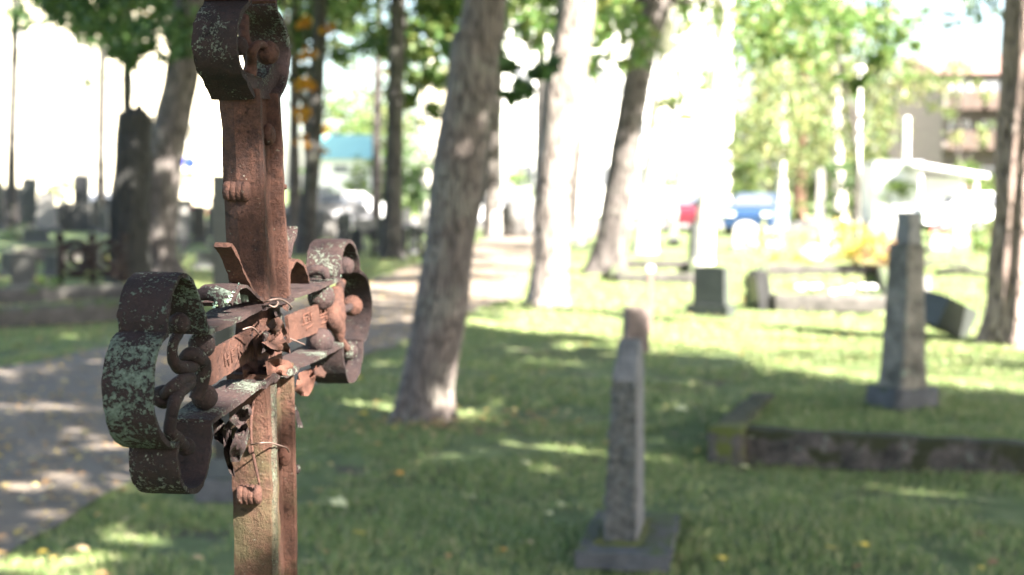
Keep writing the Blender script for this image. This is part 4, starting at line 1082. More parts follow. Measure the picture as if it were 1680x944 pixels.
plant('light green plant in the far left lawn', 32, 392, .6, .5, M['leaf_shrub'], 120, .12)
# fallen branches
for lb, x, y, L, ya in (('dark fallen branch on the lawn left of the pine', 1540, 440, 1.4, .3), ('shorter fallen branch on the lawn nearer the pine', 1580, 455, 1.0, -.6)):
    g = gnd(x, y); bm = bmesh.new(); d = Vector((math.cos(ya), math.sin(ya), 0))
    tube(bm, catmull([g - d * L / 2 + Vector((0, 0, .06)), g + Vector((0, 0, .12)), g + d * L / 2 + Vector((0, 0, .05))], 4), [.05, .055, .06, .06, .055, .05, .045, .04, .03], 9, jit=.3)
    tube(bm, [g + Vector((0, 0, .1)), g + Vector((.2, .15, .2))], [.03, .01], 6)
    tag(bm_obj('fallen_branch', bm, M['bark_dark'], smooth=True), lb, 'branch')

# ------------------------------------------------------------------ grass and litter
def scatter(n, y0, y1, pw=1.0):
    Y = y0 + (y1 - y0) * nr.random(n) ** pw; X = (nr.random(n) * 2 - 1) * (Y * .40 + .3); return X, Y
def nz(X, Y, s): return np.array([noise.noise(Vector((x * s, y * s, 3.3))) for x, y in zip(X, Y)])
def blades(X, Y, Z, h, wd):
    n = len(X); a = nr.random(n) * 2 * np.pi; lx, ly = nr.normal(size=n) * .45, nr.normal(size=n) * .45
    hh = h * nr.uniform(.4, 1.15, n) * (1 + .7 * nz(X, Y, 2.2)); cw, sw = np.cos(a) * wd / 2, np.sin(a) * wd / 2
    B = np.stack([X, Y, Z], 1)
    W = np.stack([cw, sw, cw * 0], 1)
    mid = B + np.stack([lx * hh * .35, ly * hh * .35, hh * .55], 1); tip = B + np.stack([lx * hh, ly * hh, hh * .95], 1)
    V = np.stack([B - W, B + W, mid + W * .8, mid - W * .8, tip], 1).reshape(-1, 3)
    i = np.arange(n)[:, None] * 5
    return V, np.concatenate([i + [0, 1, 2], i + [0, 2, 3], i + [3, 2, 4]], 0)
Vs = []; Fs = []; o_ = 0
for (n, y0, y1, h, wd) in ((95000, 4.2, 9.5, .042, .0055), (80000, 9.0, 17, .045, .010), (60000, 16, 34, .055, .02)):
    X, Y = scatter(n, y0, y1, .8)
    keep = ~on_path(X, Y) & (nz(X, Y, 1.3) + .6 * nz(X, Y, 4.1) + nr.random(n) * .40 > .02)
    X, Y = X[keep], Y[keep]; Z = np.array([hgt(x, y) for x, y in zip(X, Y)])
    V, F = blades(X, Y, Z, h, wd); Vs.append(V); Fs.append(F + o_); o_ += len(V)
# grass of the raised grave bed
n = 22000; U = nr.random(n) * BED[3]; W_ = .14 + nr.random(n) * 2.0
X = A.x + dirx.x * U + diry.x * W_; Y = A.y + dirx.y * U + diry.y * W_
V, F = blades(X, Y, np.full(n, .12), .045, .007); Vs.append(V); Fs.append(F + o_)
kind(np_mesh('grass', np.concatenate(Vs), np.concatenate(Fs), M['grass']), 'stuff')
X, Y = scatter(24000, 5, 40, .9); pth = on_path(X, Y); kp = (pth & (nz(X, Y, .9) + nr.random(24000) * .7 > -.08)) | (~pth & (nr.random(24000) < .05) & (nz(X, Y, .5) > -.1)) | (~pth & (X < -2) & (Y > 12) & (nr.random(24000) < .5))
X, Y = X[kp], Y[kp]; k2 = 260; X = np.concatenate([X, -.45 + nr.normal(size=k2) * .55]); Y = np.concatenate([Y, 9.6 + nr.normal(size=k2) * .45]); Z = np.array([hgt(x, y) + .03 for x, y in zip(X, Y)])
n = len(X); a = nr.random(n) * 6.28; s = nr.uniform(.03, .075, n)
d1 = np.stack([np.cos(a), np.sin(a), nr.normal(size=n) * .15], 1) * s[:, None]; d2 = np.stack([-np.sin(a), np.cos(a), nr.normal(size=n) * .15], 1) * s[:, None] * .7
C_ = np.stack([X, Y, Z], 1); V = np.stack([C_ - d1 * .5, C_ + d2 * .5 + [0, 0, .006], C_ + d1 * .6, C_ - d2 * .5 + [0, 0, .006]], 1).reshape(-1, 3); i = np.arange(n)[:, None] * 4
kind(np_mesh('leaf_litter', V, np.concatenate([i + [0, 1, 2], i + [0, 2, 3]], 0), M['litter']), 'stuff')

def fallen(label, x, y, s_px, m, yaw, tilt=.25):
    g = gnd(x, y); s = s_px * g.y / FPX; z = hgt(g.x, g.y) + .035
    R = Matrix.Translation((g.x, g.y, z)) @ Matrix.Rotation(yaw, 4, 'Z') @ Matrix.Rotation(tilt, 4, 'X')
    bm = bmesh.new(); out_ = []
    for i in range(15):
        t = 2 * math.pi * i / 15; r = s * .5 * (1.0 if i % 3 == 0 else (.62 if i % 3 == 1 else .66)) * (1 - .3 * (abs(math.sin(t / 2 - math.pi / 2)) > .95))
        out_.append((r * math.cos(t), r * math.sin(t)))
    c_ = bm.verts.new(R @ Vector((0, 0, .004)))
    vv = [bm.verts.new(R @ Vector((a, b_, .02 * math.sin(3 * i) * s * 6 * .2 + .012 * abs(a) / s))) for i, (a, b_) in enumerate(out_)]
    for i in range(15): bm.faces.new((c_, vv[i], vv[(i + 1) % 15]))
    tube(bm, [R @ Vector((0, 0, .0)), R @ Vector((-s * .45, 0, .002)), R @ Vector((-s * .9, .01, .0))], [.0015, .0013, .001], 5)
    o = bm_obj('fallen_leaf', bm, m); tag(o, label, 'leaf', 'fallen leaves lying on the lawn')
for a_ in (
    ('large pale leaf lying on the grass right of the iron post', 557, 821, 44, 'fall_pale', .4),
    ('bright yellow leaf on the grass below the large pale leaf', 591, 876, 26, 'fall_yellow', 1.9),
    ('orange leaf on the grass above the large pale leaf', 657, 781, 20, 'fall_orange', .2),
    ('pale leaf in the middle of the shaded lawn left of the near gravestone', 766, 813, 24, 'fall_pale', 2.4),
    ('pale leaf nearest to the foot of the near gravestone', 903, 845, 15, 'fall_pale', .3),
    ('cream leaf on the lawn above the pale leaf pair', 864, 772, 19, 'fall_pale', 1.0),
    ('small cream leaf beside the near plinth', 921, 832, 18, 'fall_pale', 1.2),
    ('dull leaf on dark soil left of the near plinth', 870, 890, 16, 'fall_brown', .7),
    ('orange brown leaf at the edge of the dark soil', 826, 903, 14, 'fall_orange', .9),
    ('yellow leaf on the grass right of the near plinth', 1185, 919, 20, 'fall_yellow', .5),
    ('left one of two yellow leaves near the bottom right', 1361, 909, 22, 'fall_yellow', 2.1),
    ('right one of two yellow leaves near the bottom right', 1419, 905, 20, 'fall_yellow', .1),
    ('pale curled leaf on the grass below the mossy kerb', 1607, 824, 26, 'fall_pale', 2.7),
    ('yellow leaf at the bottom edge near the lower right corner', 1610, 938, 14, 'fall_yellow', .9),
    ('cream leaf in the shade right of the near gravestone top', 1119, 682, 30, 'fall_pale', .3),
    ('tiny cream leaf just below the mossy kerb', 1222, 764, 16, 'fall_pale', .9),
    ('yellow leaf at the foot of the main leaning tree', 597, 683, 20, 'fall_yellow', .3),
    ('yellow leaf in the shade beyond the main leaning tree', 808, 627, 16, 'fall_yellow', 1.3),
    ('tan leaf on the grass left of the iron post', 136, 900, 28, 'fall_brown', .8),
    ('yellow leaf in the lower left grass beside the path', 72, 903, 18, 'fall_yellow', 1.4),
    ('cream leaf in the grass close to the iron post', 228, 896, 22, 'fall_pale', 2.2),
    ('small yellow leaf beside the cream leaf at lower left', 236, 838, 17, 'fall_yellow', 2.0),
    ('tan leaf at the bottom edge left of the iron post', 326, 925, 22, 'fall_brown', 1.1),
    ('pale leaf in the shade close to the path bend', 588, 619, 17, 'fall_yellow', .2)):
    fallen(a_[0], a_[1], a_[2], a_[3], M[a_[4]], a_[5])

# ------------------------------------------------------------------ the iron cross
TH = math.radians(8.0)
Ud = Vector((math.sin(TH), math.cos(TH), 0)); Wd = Vector((math.cos(TH), -math.sin(TH), 0)); Vd = Vector((0, 0, 1))
OC = CO + ray(452, 560) * 1.5                       # middle of the cross, on the plane of its front edges
def uv(x, y):
    r = ray(x, y); t = (OC - CO).dot(Wd) / r.dot(Wd); q = CO + r * t - OC
    return Vector((q.dot(Ud), q.z))
def X3(u, v, w=0.0): return OC + Ud * u + Vd * v + Wd * w
def XP(x, y, w=0.0):                                # a traced point moved w off the front plane
    r = ray(x, y); t = ((OC + Wd * w) - CO).dot(Wd) / r.dot(Wd); return CO + r * t
STW = .044
base = X3(.10, -OC.z, -.02)
cross = empty('iron_grave_cross', (base.x, base.y, 0))
tag(cross, 'rusty wrought iron grave cross with lichen spotted trefoil ends in the foreground', 'grave cross')

def strap(name, pts, m, t=.005, w0=0.0, w1=-STW, smooth_n=6, wav=.0008, cusps=None, parent=cross):
    """flat bar bent along a traced line (u, v), its width going back from the front edge"""
    runs = cusps or [pts]
    line = []
    for r_ in runs:
        c_ = [p.to_2d() for p in catmull([Vector((p.x, p.y, 0)) for p in r_], smooth_n)]
        line += c_ if not line else c_[1:]
    n = len(line); K_ = 7
    rows = []
    bm = bmesh.new()
    for i in range(n):
        a = line[max(i - 1, 0)]; c_ = line[min(i + 1, n - 1)]
        d = (c_ - a); d = d.normalized() if d.length > 1e-7 else Vector((1, 0)); nn = Vector((-d.y, d.x))
        row = []
        for side in (1, -1):
            for k in (range(K_) if side == 1 else range(K_ - 1, -1, -1)):
                ww = w0 + (w1 - w0) * k / (K_ - 1)
                edge = k in (0, K_ - 1)
                q = line[i] + nn * side * (t / 2) * (.8 if edge else 1.0)
                P_ = X3(q.x, q.y, ww)
                jv = noise.noise(P_ * 45) * wav + noise.noise(P_ * 130) * wav * .6
                P_ += (Ud * nn.x + Vd * nn.y) * side * jv
                if edge: P_ += Wd * (1 if k == 0 else -1) * (noise.noise(P_ * 90) * .0014 + noise.noise(P_ * 260) * .0006)
                row.append(bm.verts.new(P_))
        rows.append(row)
    L = len(rows[0])
    for i in range(n - 1):
        for k in range(L): bm.faces.new((rows[i][k], rows[i][(k + 1) % L], rows[i + 1][(k + 1) % L], rows[i + 1][k]))
    bm.faces.new(rows[0][::-1]); bm.faces.new(rows[-1])
    return bm_obj(name, bm, m, parent, angle=50)

def px(*l): return [uv(*p) for p in l]
# near (left) trefoil
Lt = px((344, 545), (338, 522), (331, 500), (323, 476), (312, 458), (301, 452), (291, 462), (283, 478), (278, 500), (275, 524), (277, 548))
Lm = px((277, 548), (264, 563), (256, 594), (252, 628), (253, 663), (258, 693), (268, 718), (282, 731), (294, 730))
Lb = px((294, 730), (291, 750), (294, 776), (302, 798), (314, 806), (327, 802), (338, 783), (344, 750), (347, 720), (347, 694))
strap('upper_lobe', None, M['rust_lichen'], .0055, cusps=[Lt])
strap('outer_lobe', None, M['rust_lichen'], .0055, cusps=[Lm])
strap('lower_lobe', None, M['rust_dark'], .0055, cusps=[Lb])
# far (right) trefoil
Rt = px((559, 458), (559, 440), (561, 420), (566, 403), (574, 396), (582, 404), (588, 421), (591, 445))
Rm = px((591, 445), (602, 457), (607.6, 478), (610, 505), (607.6, 528), (603, 549), (597, 561))
Rb = px((597, 561), (595, 588), (590, 611), (582, 624), (574, 626), (568, 614), (564.5, 590), (563, 566))
strap('upper_lobe', None, M['rust_arm'], .0055, cusps=[Rt])
strap('outer_lobe', None, M['rust_top'], .0055, cusps=[Rm])
strap('lower_lobe', None, M['rust_dark'], .0055, cusps=[Rb])
# top trefoil
Tl = px((418, 160), (409, 140), (398, 118), (391, 95), (389, 75), (389, 55), (392, 36), (398, 20), (406, 8), (412, 3))
Tr = px((457, 162), (468, 140), (474, 112), (475, 85), (472, 58), (464, 36), (456, 20), (452, 6))
strap('side_lobe', None, M['rust_top'], .007, cusps=[Tl])
strap('side_lobe', None, M['rust_arm'], .007, cusps=[Tr])
Tt = px((412, 3), (400, -20), (394, -55), (400, -90), (418, -118), (440, -122), (458, -100), (464, -60), (460, -25), (452, 6))
strap('top_lobe', None, M['rust_orange'], .007, cusps=[Tt])

# arm straps (run through behind the post)
strap('upper_arm_bar', None, M['rust_arm'], .0055, cusps=[px((344, 545), (375, 533), (410, 516), (434, 502), (456, 492))], wav=.001)
strap('upper_arm_bar', None, M['rust_arm'], .0055, cusps=[px((474, 489), (500, 481), (530, 470), (559, 458))], wav=.001)
strap('lower_arm_bar', None, M['rust_arm'], .0065, cusps=[px((347, 694), (370, 676), (400, 655), (433, 629))], wav=.001)
strap('lower_arm_bar', None, M['rust_arm'], .0065, cusps=[px((486, 602), (510, 594), (540, 579), (563, 566))], wav=.001)
# torn bar bent across the post
strap('torn_bar', None, M['rust_arm'], .006, w0=.004, w1=-.03, cusps=[px((430, 632), (440, 625), (455, 618), (472, 613), (486, 604))], wav=.004)
strap('torn_bar', None, M['rust_arm'], .005, w0=.004, w1=-.03, cusps=[px((430, 505), (440, 500), (452, 497), (466, 498), (478, 490))], wav=.004)

# post: moulded section lofted along a leaning axis
def post_loft(name, axis, m, sect, n=60, parent=cross):
    """axis: list of (v, u_left, u_right); sect: (s, w, rim) with s 0..1 between the two"""
    bm = bmesh.new(); rows = []
    v0, v1 = axis[0][0], axis[-1][0]
    sub = []
    for a, b_ in zip(sect, sect[1:] + sect[:1]):
        for k in range(4): sub.append((a[0] + (b_[0] - a[0]) * k / 4, a[1] + (b_[1] - a[1]) * k / 4))
    for i in range(n + 1):
        v = v0 + (v1 - v0) * i / n
        for j in range(len(axis) - 1):
            if (axis[j][0] - v) * (axis[j + 1][0] - v) <= 1e-12: break
        t = (v - axis[j][0]) / (axis[j + 1][0] - axis[j][0]); ul = axis[j][1] + (axis[j + 1][1] - axis[j][1]) * t; ur = axis[j][2] + (axis[j + 1][2] - axis[j][2]) * t
        row = []
        for s, w_ in sub:
            P_ = X3(ul + (ur - ul) * s, v, w_)
            q = P_ * 40; P_ += Vector((noise.noise(q), noise.noise(q + Vector((3, 1, 7))), 0)) * .0013
            row.append(bm.verts.new(P_))
        rows.append(row)
    L = len(sub)
    for i in range(n):
        for k in range(L): bm.faces.new((rows[i][k], rows[i][(k + 1) % L], rows[i + 1][(k + 1) % L], rows[i + 1][k]))
    bm.faces.new(rows[0]); bm.faces.new(rows[-1][::-1])
    return bm_obj(name, bm, m, parent, angle=28)
def ax(rows_):                                      # (px left, px right, py) -> (v, uL, uR)
    o = []
    for xl, xr, y in rows_:
        a = uv(xl, y); b_ = uv(xr, y); o.append(((a.y + b_.y) / 2, a.x, b_.x))
    return o
SU = [(0, -.040), (-.05, -.034), (-.11, -.023), (-.03, -.008), (-.01, -.001), (.03, .0015), (.14, .001), (.17, -.003), (.19, -.0125), (.88, -.0125), (.905, -.003), (.92, .0), (1, 0), (1.03, -.004), (1.03, -.037), (.92, -.040), (.86, -.034), (.24, -.034), (.17, -.040)]
post_loft('upper_post', ax([(421, 459, 150), (426, 464, 220), (430, 467, 320), (433, 472, 400), (436, 476, 470), (437, 478, 500)]), M['rust_orange'], SU, 90)
SLo = [(0, -.042), (-.03, -.03), (-.03, -.01), (0, -.001), (.03, 0), (.30, 0), (.34, -.003), (.36, -.014), (.93, -.014), (.95, -.002), (.97, 0), (1, 0), (1.02, -.004), (1.02, -.038), (.95, -.042), (.3, -.042)]
lo = ax([(436, 482, 605), (440, 484, 660), (444, 486, 760), (446, 488, 850), (448, 489, 944)])
k_ = (lo[-1][1] - lo[-3][1]) / (lo[-1][0] - lo[-3][0]); vb = -OC.z - .1
lo.append((vb, lo[-1][1] + k_ * (vb - lo[-1][0]), lo[-1][2] + k_ * (vb - lo[-1][0])))
post_loft('lower_post', lo, M['rust_mossy'], SLo, 150)
# pale weathered rim on the lower post
bm = bmesh.new(); rows = []
for i in range(70):
    y = 632 + i * 5.2; a = uv(445 + (y - 632) * .011, y); wv = .0052 + .0016 * noise.noise(Vector((0, i * .25, 0)))
    c_ = X3(a.x + .006, a.y, .0008)
    row = [bm.verts.new(c_ + Ud * du + Wd * (dw + .0006 * noise.noise(Vector((du * 900, i * .4, 2))))) for du, dw in ((-wv - .002, -.0015), (-wv, .0008), (-.002, .0016), (.002, .0008), (wv, .0014), (wv + .001, -.0015))]
    rows.append(row)
for i in range(69):
    for k in range(5): bm.faces.new((rows[i][k], rows[i + 1][k], rows[i + 1][k + 1], rows[i][k + 1]))
bm_obj('pale_rim', bm, M['pale_rim'], cross, smooth=True)
# core joining the two halves of the post behind the rosette
post_loft('post_core', ax([(446, 474, 498), (444, 474, 550), (444, 478, 606)]), M['rust_orange'], [(0, -.038), (0, -.014), (.3, -.010), (1, -.010), (1, -.038)], 24)

# name plates with raised strokes
def plate(name, quad, w, m, t=.004):
    q = [XP(x, y, w) for x, y in quad]; bm = bmesh.new(); n1, n2 = 26, 10; g_ = {}
    for s in (0, 1):
        for i in range(n1 + 1):
            for j in range(n2 + 1):
                a = i / n1; b_ = j / n2; P_ = q[0].lerp(q[1], a).lerp(q[3].lerp(q[2], a), b_) - Wd * t * s
                rim = .0016 if (s == 0 and (j in (0, 1, n2 - 1, n2) or i in (0, 1, n1 - 1, n1))) else 0
                if i in (0, n1) or j in (0, n2): P_ += (Ud + Vd) * .0015 * noise.noise(P_ * 120)
                P_ += Wd * (noise.noise(P_ * 60) * .0012 + rim * 0)
                g_[s, i, j] = bm.verts.new(P_)
    for i in range(n1):
        for j in range(n2):
            bm.faces.new((g_[0, i, j], g_[0, i + 1, j], g_[0, i + 1, j + 1], g_[0, i, j + 1])); bm.faces.new((g_[1, i, j], g_[1, i, j + 1], g_[1, i + 1, j + 1], g_[1, i + 1, j]))
    for i in range(n1):
        for j in (0, n2): bm.faces.new((g_[0, i, j], g_[1, i, j], g_[1, i + 1, j], g_[0, i + 1, j]))
    for j in range(n2):
        for i in (0, n1): bm.faces.new((g_[0, i, j], g_[0, i, j + 1], g_[1, i, j + 1], g_[1, i, j]))
    o = bm_obj(name, bm, m, cross, angle=45)
    return o, q
def strokes(o, q, segs, m, r=.0011):
    bm = bmesh.new()
    for (a0, b0, a1, b1) in segs:
        p0 = q[0].lerp(q[1], a0).lerp(q[3].lerp(q[2], a0), b0) + Wd * .0006; p1 = q[0].lerp(q[1], a1).lerp(q[3].lerp(q[2], a1), b1) + Wd * .0006
        tube(bm, [p0, p0.lerp(p1, .5) + Wd * .0003, p1], [r, r * 1.1, r], 6, jit=.25, nscale=200)
    bm_obj('raised_letter', bm, m, o, smooth=True)
o1, q1 = plate('inscription_plate', [(340, 578), (412, 541), (418, 588), (340, 636)], -.018, M['rust_orange'])
strokes(o1, q1, [(.35, .3, .35, .7), (.35, .5, .42, .5), (.42, .3, .42, .72), (.5, .3, .5, .7), (.5, .3, .57, .32), (.5, .5, .56, .5), (.65, .3, .65, .7), (.72, .3, .72, .68), (.65, .35, .72, .6), (.8, .32, .8, .68), (.8, .68, .86, .66)], M['rust_orange'])
o2, q2 = plate('inscription_plate', [(473, 518), (546, 490), (547, 537), (475, 563)], -.014, M['rust_orange'])
strokes(o2, q2, [(.30, .16, .30, .50), (.30, .30, .40, .30), (.40, .16, .40, .50), (.46, .18, .46, .48), (.30, .18, .46, .16), (.26, .52, .50, .50), (.36, .68, .50, .66), (.36, .68, .36, .76),
                 (.68, .06, .68, .36), (.76, .06, .76, .36), (.84, .06, .84, .38), (.68, .22, .84, .20), (.66, .42, .86, .40), (.70, .52, .82, .50), (.82, .50, .82, .70), (.70, .72, .82, .70)], M['rust_bright'])

# balls
def iball(name, x, y, w, r, m, stem=None, parent=cross):
    bm = bmesh.new(); ball(bm, XP(x, y, w), r, 4, .05)
    return bm_obj(name, bm, m, parent, smooth=True)
MDk = M['rust_dark']
rb = M['rust_dark']
iball('ball', 294, 531, -.012, .0098, rb); iball('ball', 331, 566, -.020, .0125, rb); iball('ball', 336, 652, -.018, .0122, rb)
iball('ball', 268, 651, -.022, .0105, rb); iball('ball', 305, 733, -.010, .0085, rb)
iball('ball', 566, 437, -.012, .0120, M['rust_arm']); iball('ball', 527, 487, -.014, .0165, M['rust_arm']); iball('ball', 525, 560, -.014, .0165, M['rust_arm'])
iball('ball', 578, 502, -.014, .0138, M['rust_orange']); iball('ball', 571, 576, -.014, .0125, M['rust_arm'])
iball('ball', 439, 87, .000, .0125, M['rust_orange']); iball('ball', 392, 76, -.016, .0095, M['rust_dark'])
# rods and knots
def rod(name, pts, rads, m, seg=12, parent=cross):
    bm = bmesh.new(); P_ = catmull([XP(*p) for p in pts], 6); rr = []
    for i in range(len(pts) - 1):
        for k in range(6): rr.append(rads[i] + (rads[i + 1] - rads[i]) * k / 6)
    rr.append(rads[-1]); tube(bm, P_, rr, seg, jit=.16, nscale=110)
    return bm_obj(name, bm, m, parent, smooth=True)
rod('scroll_rod', [(294, 545, -.014), (284, 565, -.014), (284, 588, -.014), (292, 602, -.014), (308, 604, -.012), (318, 600, -.012)], [.0048, .0048, .0052, .0060, .0066, .006], MDk)
rod('scroll_rod', [(300, 592, -.020), (308, 582, -.014), (322, 583, -.008), (332, 596, -.008), (332, 618, -.010), (326, 640, -.014), (322, 655, -.016)], [.005, .0062, .0072, .0074, .0074, .0070, .007], MDk)
rod('scroll_rod', [(270, 648, -.018), (282, 636, -.010), (296, 626, -.008), (312, 620, -.010)], [.0052, .0055, .0060, .006], MDk)
rod('scroll_rod', [(312, 628, -.008), (296, 642, -.006), (287, 660, -.006), (281, 685, -.008), (279, 708, -.010), (290, 722, -.010), (302, 731, -.010)], [.0062, .0062, .006, .0055, .0058, .007, .0055], MDk)
rod('scroll_rod', [(560, 462, -.016), (556, 480, -.016), (554, 500, -.016), (554, 520, -.014), (555, 540, -.014), (558, 558, -.014), (568, 572, -.012)], [.006, .006, .0095, .0105, .0095, .006, .006], M['rust_orange'])
rod('scroll_rod', [(556, 510, -.014), (566, 507, -.014), (576, 503, -.014)], [.006, .0052, .0055], M['rust_dark'])
rod('scroll_rod', [(551, 475, -.012), (548, 500, -.010), (546, 525, -.008), (552, 538, -.008)], [.007, .0105, .011, .008], M['rust_orange'])
rod('scroll_rod', [(438, 80, .0), (430, 73, .0), (421, 75, -.002), (414, 86, -.006), (412, 104, -.012), (412, 126, -.012)], [.0042, .0042, .0045, .0055, .0062, .0062], M['rust_orange'])
rod('scroll_rod', [(402, 28, -.024), (399, 48, -.022), (402, 66, -.018), (407, 84, -.014), (410, 104, -.014), (408, 122, -.014)], [.0045, .0062, .0055, .0068, .0056, .006], M['rust_orange'])

# rivets
def rivet(x, y, w, r, m=None):
    bm = bmesh.new(); c_ = XP(x, y, w); res = bmesh.ops.create_icosphere(bm, subdivisions=3, radius=1)
    for v in res['verts']:
        d = v.co.copy(); v.co = c_ + (Ud * d.x + Vd * d.y) * r * (1 + .1 * noise.noise(d * 2 + c_ * 9)) + Wd * d.z * r * .62
    bm_obj('rivet', bm, m or M['rust_orange'], cross, smooth=True)
rivet(441, 222, -.007, .0115); rivet(466, 748, -.008, .0115, M['rust_bright']); rivet(488, 770, -.004, .0055, M['rust_dark'])
rivet(412, 737, -.020, .006); rivet(468, 307, -.004, .003)

# ribbed collars gripping the near face of the post
def collar(x0, x1, y, m, n=4, r=.0058):
    bm = bmesh.new()
    for i in range(n):
        xx = x0 + (x1 - x0) * (i + .5) / n; a = XP(431 if y < 500 else 444, y, 0)
        rr = (CO + ray(xx, y) * 1.0) - CO
        pl = X3(uv(430 if y < 500 else 444, y).x - .006, 0, 0); t = (pl - CO).dot(Ud) / rr.dot(Ud); c_ = CO + rr * t
        tube(bm, [c_ + Vd * .0075 + Ud * .004, c_ + Vd * .006 - Ud * .001, c_ - Ud * .002, c_ - Vd * .006 - Ud * .001, c_ - Vd * .008 + Ud * .004], [r * .6, r * .95, r, r * .95, r * .5], 10, jit=.2, nscale=160)
    return bm_obj('ribbed_collar', bm, m, cross, smooth=True)
collar(370, 408, 314, M['rust_orange']); collar(392, 426, 812, M['rust_orange'])

# ornaments on the arms
def curl(name, pts, m, t=.0045, w0=0, w1=-.040, wav=.001): return strap(name, None, m, t, w0, w1, cusps=[pts], wav=wav)
curl('arch_loop', px((381, 500), (386, 487), (394, 475), (402, 470), (412, 476), (424, 487), (431, 493)), M['rust_arm'])
curl('arch_loop', px((476, 466), (477, 448), (481, 436), (488, 428), (496, 432), (503, 444), (509, 464)), M['rust_orange'])
curl('flared_leaf', px((436, 498), (420, 482), (407, 460), (399, 440), (388, 415), (380, 402)), M['rust_orange'], .004, w0=0, w1=-.017)
curl('flared_leaf', px((478, 424), (480, 405), (486, 385), (488, 373)), M['rust_arm'], .004, w0=-.0, w1=-.016)
# knobbly curled grip near the arches
bm = bmesh.new()
for i in range(4):
    c_ = XP(338 + i * 14, 505 - i * 3, -.016 - .003 * i)
    tube(bm, [c_ + Wd * .014 + Vd * .0, c_ + Wd * .012 + Vd * .010, c_ + Vd * .014, c_ - Wd * .012 + Vd * .010, c_ - Wd * .014], [.0045, .0058, .0062, .0058, .0045], 10, jit=.25, nscale=150)
bm_obj('curled_grip', bm, M['rust_lichen'], cross, smooth=True)
bm = bmesh.new()
for i in range(3):
    c_ = XP(520 + i * 11, 458 - i * 4, -.016)
    tube(bm, [c_ + Wd * .012, c_ + Wd * .010 + Vd * .009, c_ + Vd * .012, c_ - Wd * .012 + Vd * .009, c_ - Wd * .014], [.005, .006, .007, .006, .005], 10, jit=.25, nscale=150)
bm_obj('curled_grip', bm, M['rust_arm'], cross, smooth=True)

# crumpled rosette at the crossing
def petal(name, pts, w, m, fold=.01, t=.0025, seed=0, parent=cross):
    """thin bent plate from a traced outline"""
    c2_ = Vector((sum(p[0] for p in pts) / len(pts), sum(p[1] for p in pts) / len(pts)))
    bm = bmesh.new(); rings = []
    for s in (0, 1):
        for lv, k in enumerate((1, .66, .33)):
            rg = []
            for i, p in enumerate(pts):
                for h_ in range(3):
                    q = Vector(p).lerp(Vector(pts[(i + 1) % len(pts)]), h_ / 3); q = c2_ + (q - c2_) * k
                    P_ = XP(q.x, q.y, w + fold * noise.noise(Vector((q.x * .05, q.y * .05, seed))) - t * s)
                    P_ += Wd * .0015 * noise.noise(P_ * 150); rg.append(bm.verts.new(P_))
            rings.append(rg)
    n = len(rings[0])
    for b0 in (0, 3):
        for l in (0, 1):
            for i in range(n): bm.faces.new((rings[b0 + l][i], rings[b0 + l][(i + 1) % n], rings[b0 + l + 1][(i + 1) % n], rings[b0 + l + 1][i]))
        bm.faces.new(rings[b0 + 2])
    for i in range(n): bm.faces.new((rings[0][i], rings[0][(i + 1) % n], rings[3][(i + 1) % n], rings[3][i]))
    return bm_obj(name, bm, m, parent, angle=50)
RO = M['rust_orange']; RDk = M['rust_dark']
ros = empty('rosette', XP(452, 555, .01)); par(ros, cross); ros.location = (0, 0, 0)
ros.matrix_parent_inverse = Matrix.Identity(4); bpy.data.objects.remove(ros)
rose = iball('rosette', 448, 556, -.006, .0115, RO)
petal('petal', [(438, 535), (446, 524), (458, 520), (466, 532), (470, 545), (474, 556), (462, 550), (448, 548)], .006, RO, .03, seed=1, parent=rose)
petal('petal', [(434, 545), (444, 540), (446, 556), (442, 572), (430, 580), (432, 560)], .004, RDk, .03, seed=2, parent=rose)
petal('petal', [(446, 556), (462, 552), (474, 566), (476, 580), (460, 576), (444, 572), (430, 562)], .010, RO, .04, seed=3, parent=rose)
petal('petal', [(428, 556), (440, 566), (452, 574), (446, 584), (434, 576), (428, 566)], .002, M['rust_bright'], .03, seed=4, parent=rose)
petal('petal', [(450, 512), (456, 508), (464, 516), (462, 526), (454, 524)], .000, RDk, .02, seed=5, parent=rose)
petal('petal', [(462, 500), (470, 498), (474, 504), (471, 512), (464, 506)], .004, RO, .02, seed=6, parent=rose)
bm = bmesh.new()
for i in range(9):
    a = rnd.uniform(0, 6.28); r = rnd.uniform(3, 13); ball(bm, XP(450 + math.cos(a) * r, 556 + math.sin(a) * r * 1.3, rnd.uniform(-.004, .012)), rnd.uniform(.003, .006), 2, .5)
bm_obj('rust_crumbs', bm, RO, rose, smooth=True)
# scraps behind and below the crossing
petal('torn_sheet', [(398, 590), (412, 578), (426, 572), (430, 590), (430, 626), (412, 636), (398, 618)], -.026, M['rust_orange'], .02, seed=7)
petal('torn_sheet', [(412, 548), (428, 530), (432, 560), (428, 585), (416, 576)], -.020, M['rust_dark'], .02, seed=8)
petal('torn_sheet', [(436, 592), (454, 588), (474, 592), (484, 606), (478, 618), (456, 614), (438, 616)], .002, M['rust_bright'], .012, seed=9)
petal('hanging_leaf', [(490, 612), (520, 600), (520, 612), (514, 636), (506, 650), (494, 650), (483, 642)], -.010, M['rust_bright'], .02, seed=10)
petal('hanging_leaf', [(518, 606), (526, 600), (536, 612), (532, 620), (522, 620), (515, 612)], -.012, RO, .02, seed=11)
petal('hanging_leaf', [(376, 690), (392, 672), (410, 662), (414, 680), (404, 700), (392, 704)], -.018, M['rust_arm'], .03, seed=12)
petal('hanging_leaf', [(384, 716), (392, 700), (404, 694), (410, 712), (402, 740), (392, 758), (380, 758), (376, 744)], -.012, M['rust_arm'], .02, seed=13)
petal('hanging_leaf', [(366, 700), (376, 690), (382, 720), (380, 760), (386, 784), (376, 776), (368, 744)], -.030, RDk, .02, seed=14)
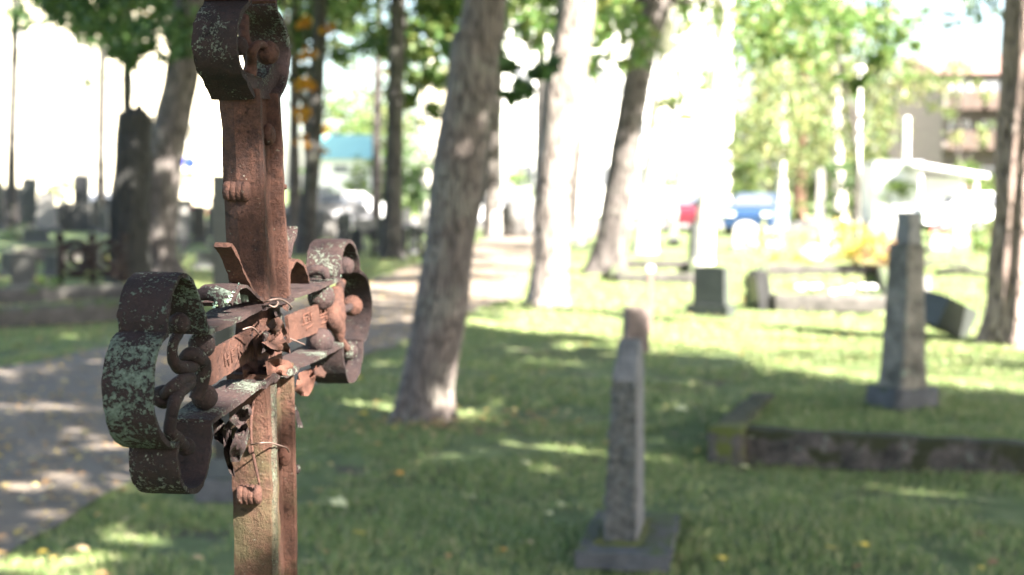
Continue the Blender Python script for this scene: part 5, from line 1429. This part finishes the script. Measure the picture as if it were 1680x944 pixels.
petal('hanging_leaf', [(348, 690), (362, 684), (372, 704), (366, 730), (352, 720)], -.040, RDk, .02, seed=15)
petal('hanging_leaf', [(484, 664), (488, 672), (494, 690), (497, 702), (488, 702), (485, 684)], -.016, RDk, .01, seed=16)
petal('back_sheet', [(404, 700), (416, 655), (424, 640), (424, 700), (424, 790), (400, 782), (392, 730)], -.034, M['rust_mossy'], .01, seed=17)
petal('neck_plate', [(397, 116), (412, 126), (424, 126), (433, 130), (441, 119), (446, 104), (474, 104), (473, 125), (466, 145), (459, 163), (420, 163), (407, 140)], -.008, M['rust_arm'], .004, .004, seed=20)
rod('thin_strip', [(418, 650, -.014), (412, 690, -.014), (413, 730, -.012), (418, 760, -.010), (426, 795, -.006)], [.0014, .0016, .0014, .0016, .0012], RO, 8)
# wires
def wire(pts, r=.0007): rod('wire', pts, [r] * len(pts), M['wire'], 6)
wire([(434, 496, .004), (446, 492, .012), (458, 491, .012), (470, 496, .010), (478, 504, .006), (476, 508, .002)], .0011)
wire([(440, 500, .006), (450, 504, .012), (456, 498, .012), (452, 492, .01)], .0010)
wire([(412, 730, -.012), (428, 727, .002), (444, 727, .006), (458, 731, .006), (470, 735, .006), (474, 742, .002)], .0009)
wire([(398, 541, -.008), (412, 537, -.002), (420, 542, .0), (426, 550, .0)], .0009)
wire([(476, 556, .004), (486, 560, .006), (500, 566, .004)], .0009)

# lichen crusts standing up from the iron
def crust(name, areas, n, size, parent=cross):
    P_ = []
    for (x0, y0, x1, y1, w0, w1) in areas:
        for i in range(n):
            t = rnd.random(); q = XP(x0 + (x1 - x0) * t, y0 + (y1 - y0) * t, w0 + (w1 - w0) * rnd.random())
            if noise.noise(q * 70) > -.15: P_.append(q + Vector((0, 0, rnd.random() * .004)))
    V, F = leaves(np.array([tuple(q) for q in P_]), size, up=1.0)
    o = np_mesh(name, V, F, M['lichen_flake'], parent); o['kind'] = 'stuff'
crust('lichen_crust', [(530, 469, 559, 457, -.004, -.044), (372, 500, 392, 470, 0, -.04), (350, 505, 376, 496, -.0, -.03), (395, 660, 425, 634, -.01, -.034), (505, 594, 540, 577, -.01, -.03)], 260, .0028)

# late trees screening the apartment house at right
leafy('loose green tree standing in front of the shaded apartment house', [(1560, 120, 66, 1.2, 60), (1545, 180, 66, 1.1, 60), (1600, 150, 66, .9, 36), (1585, 235, 66, 1.0, 50), (1620, 215, 66, .7, 24), (1560, 70, 66, .8, 20)], M['leaf_birch'], gp(1572, 66), leaf=.24, tw=.08)
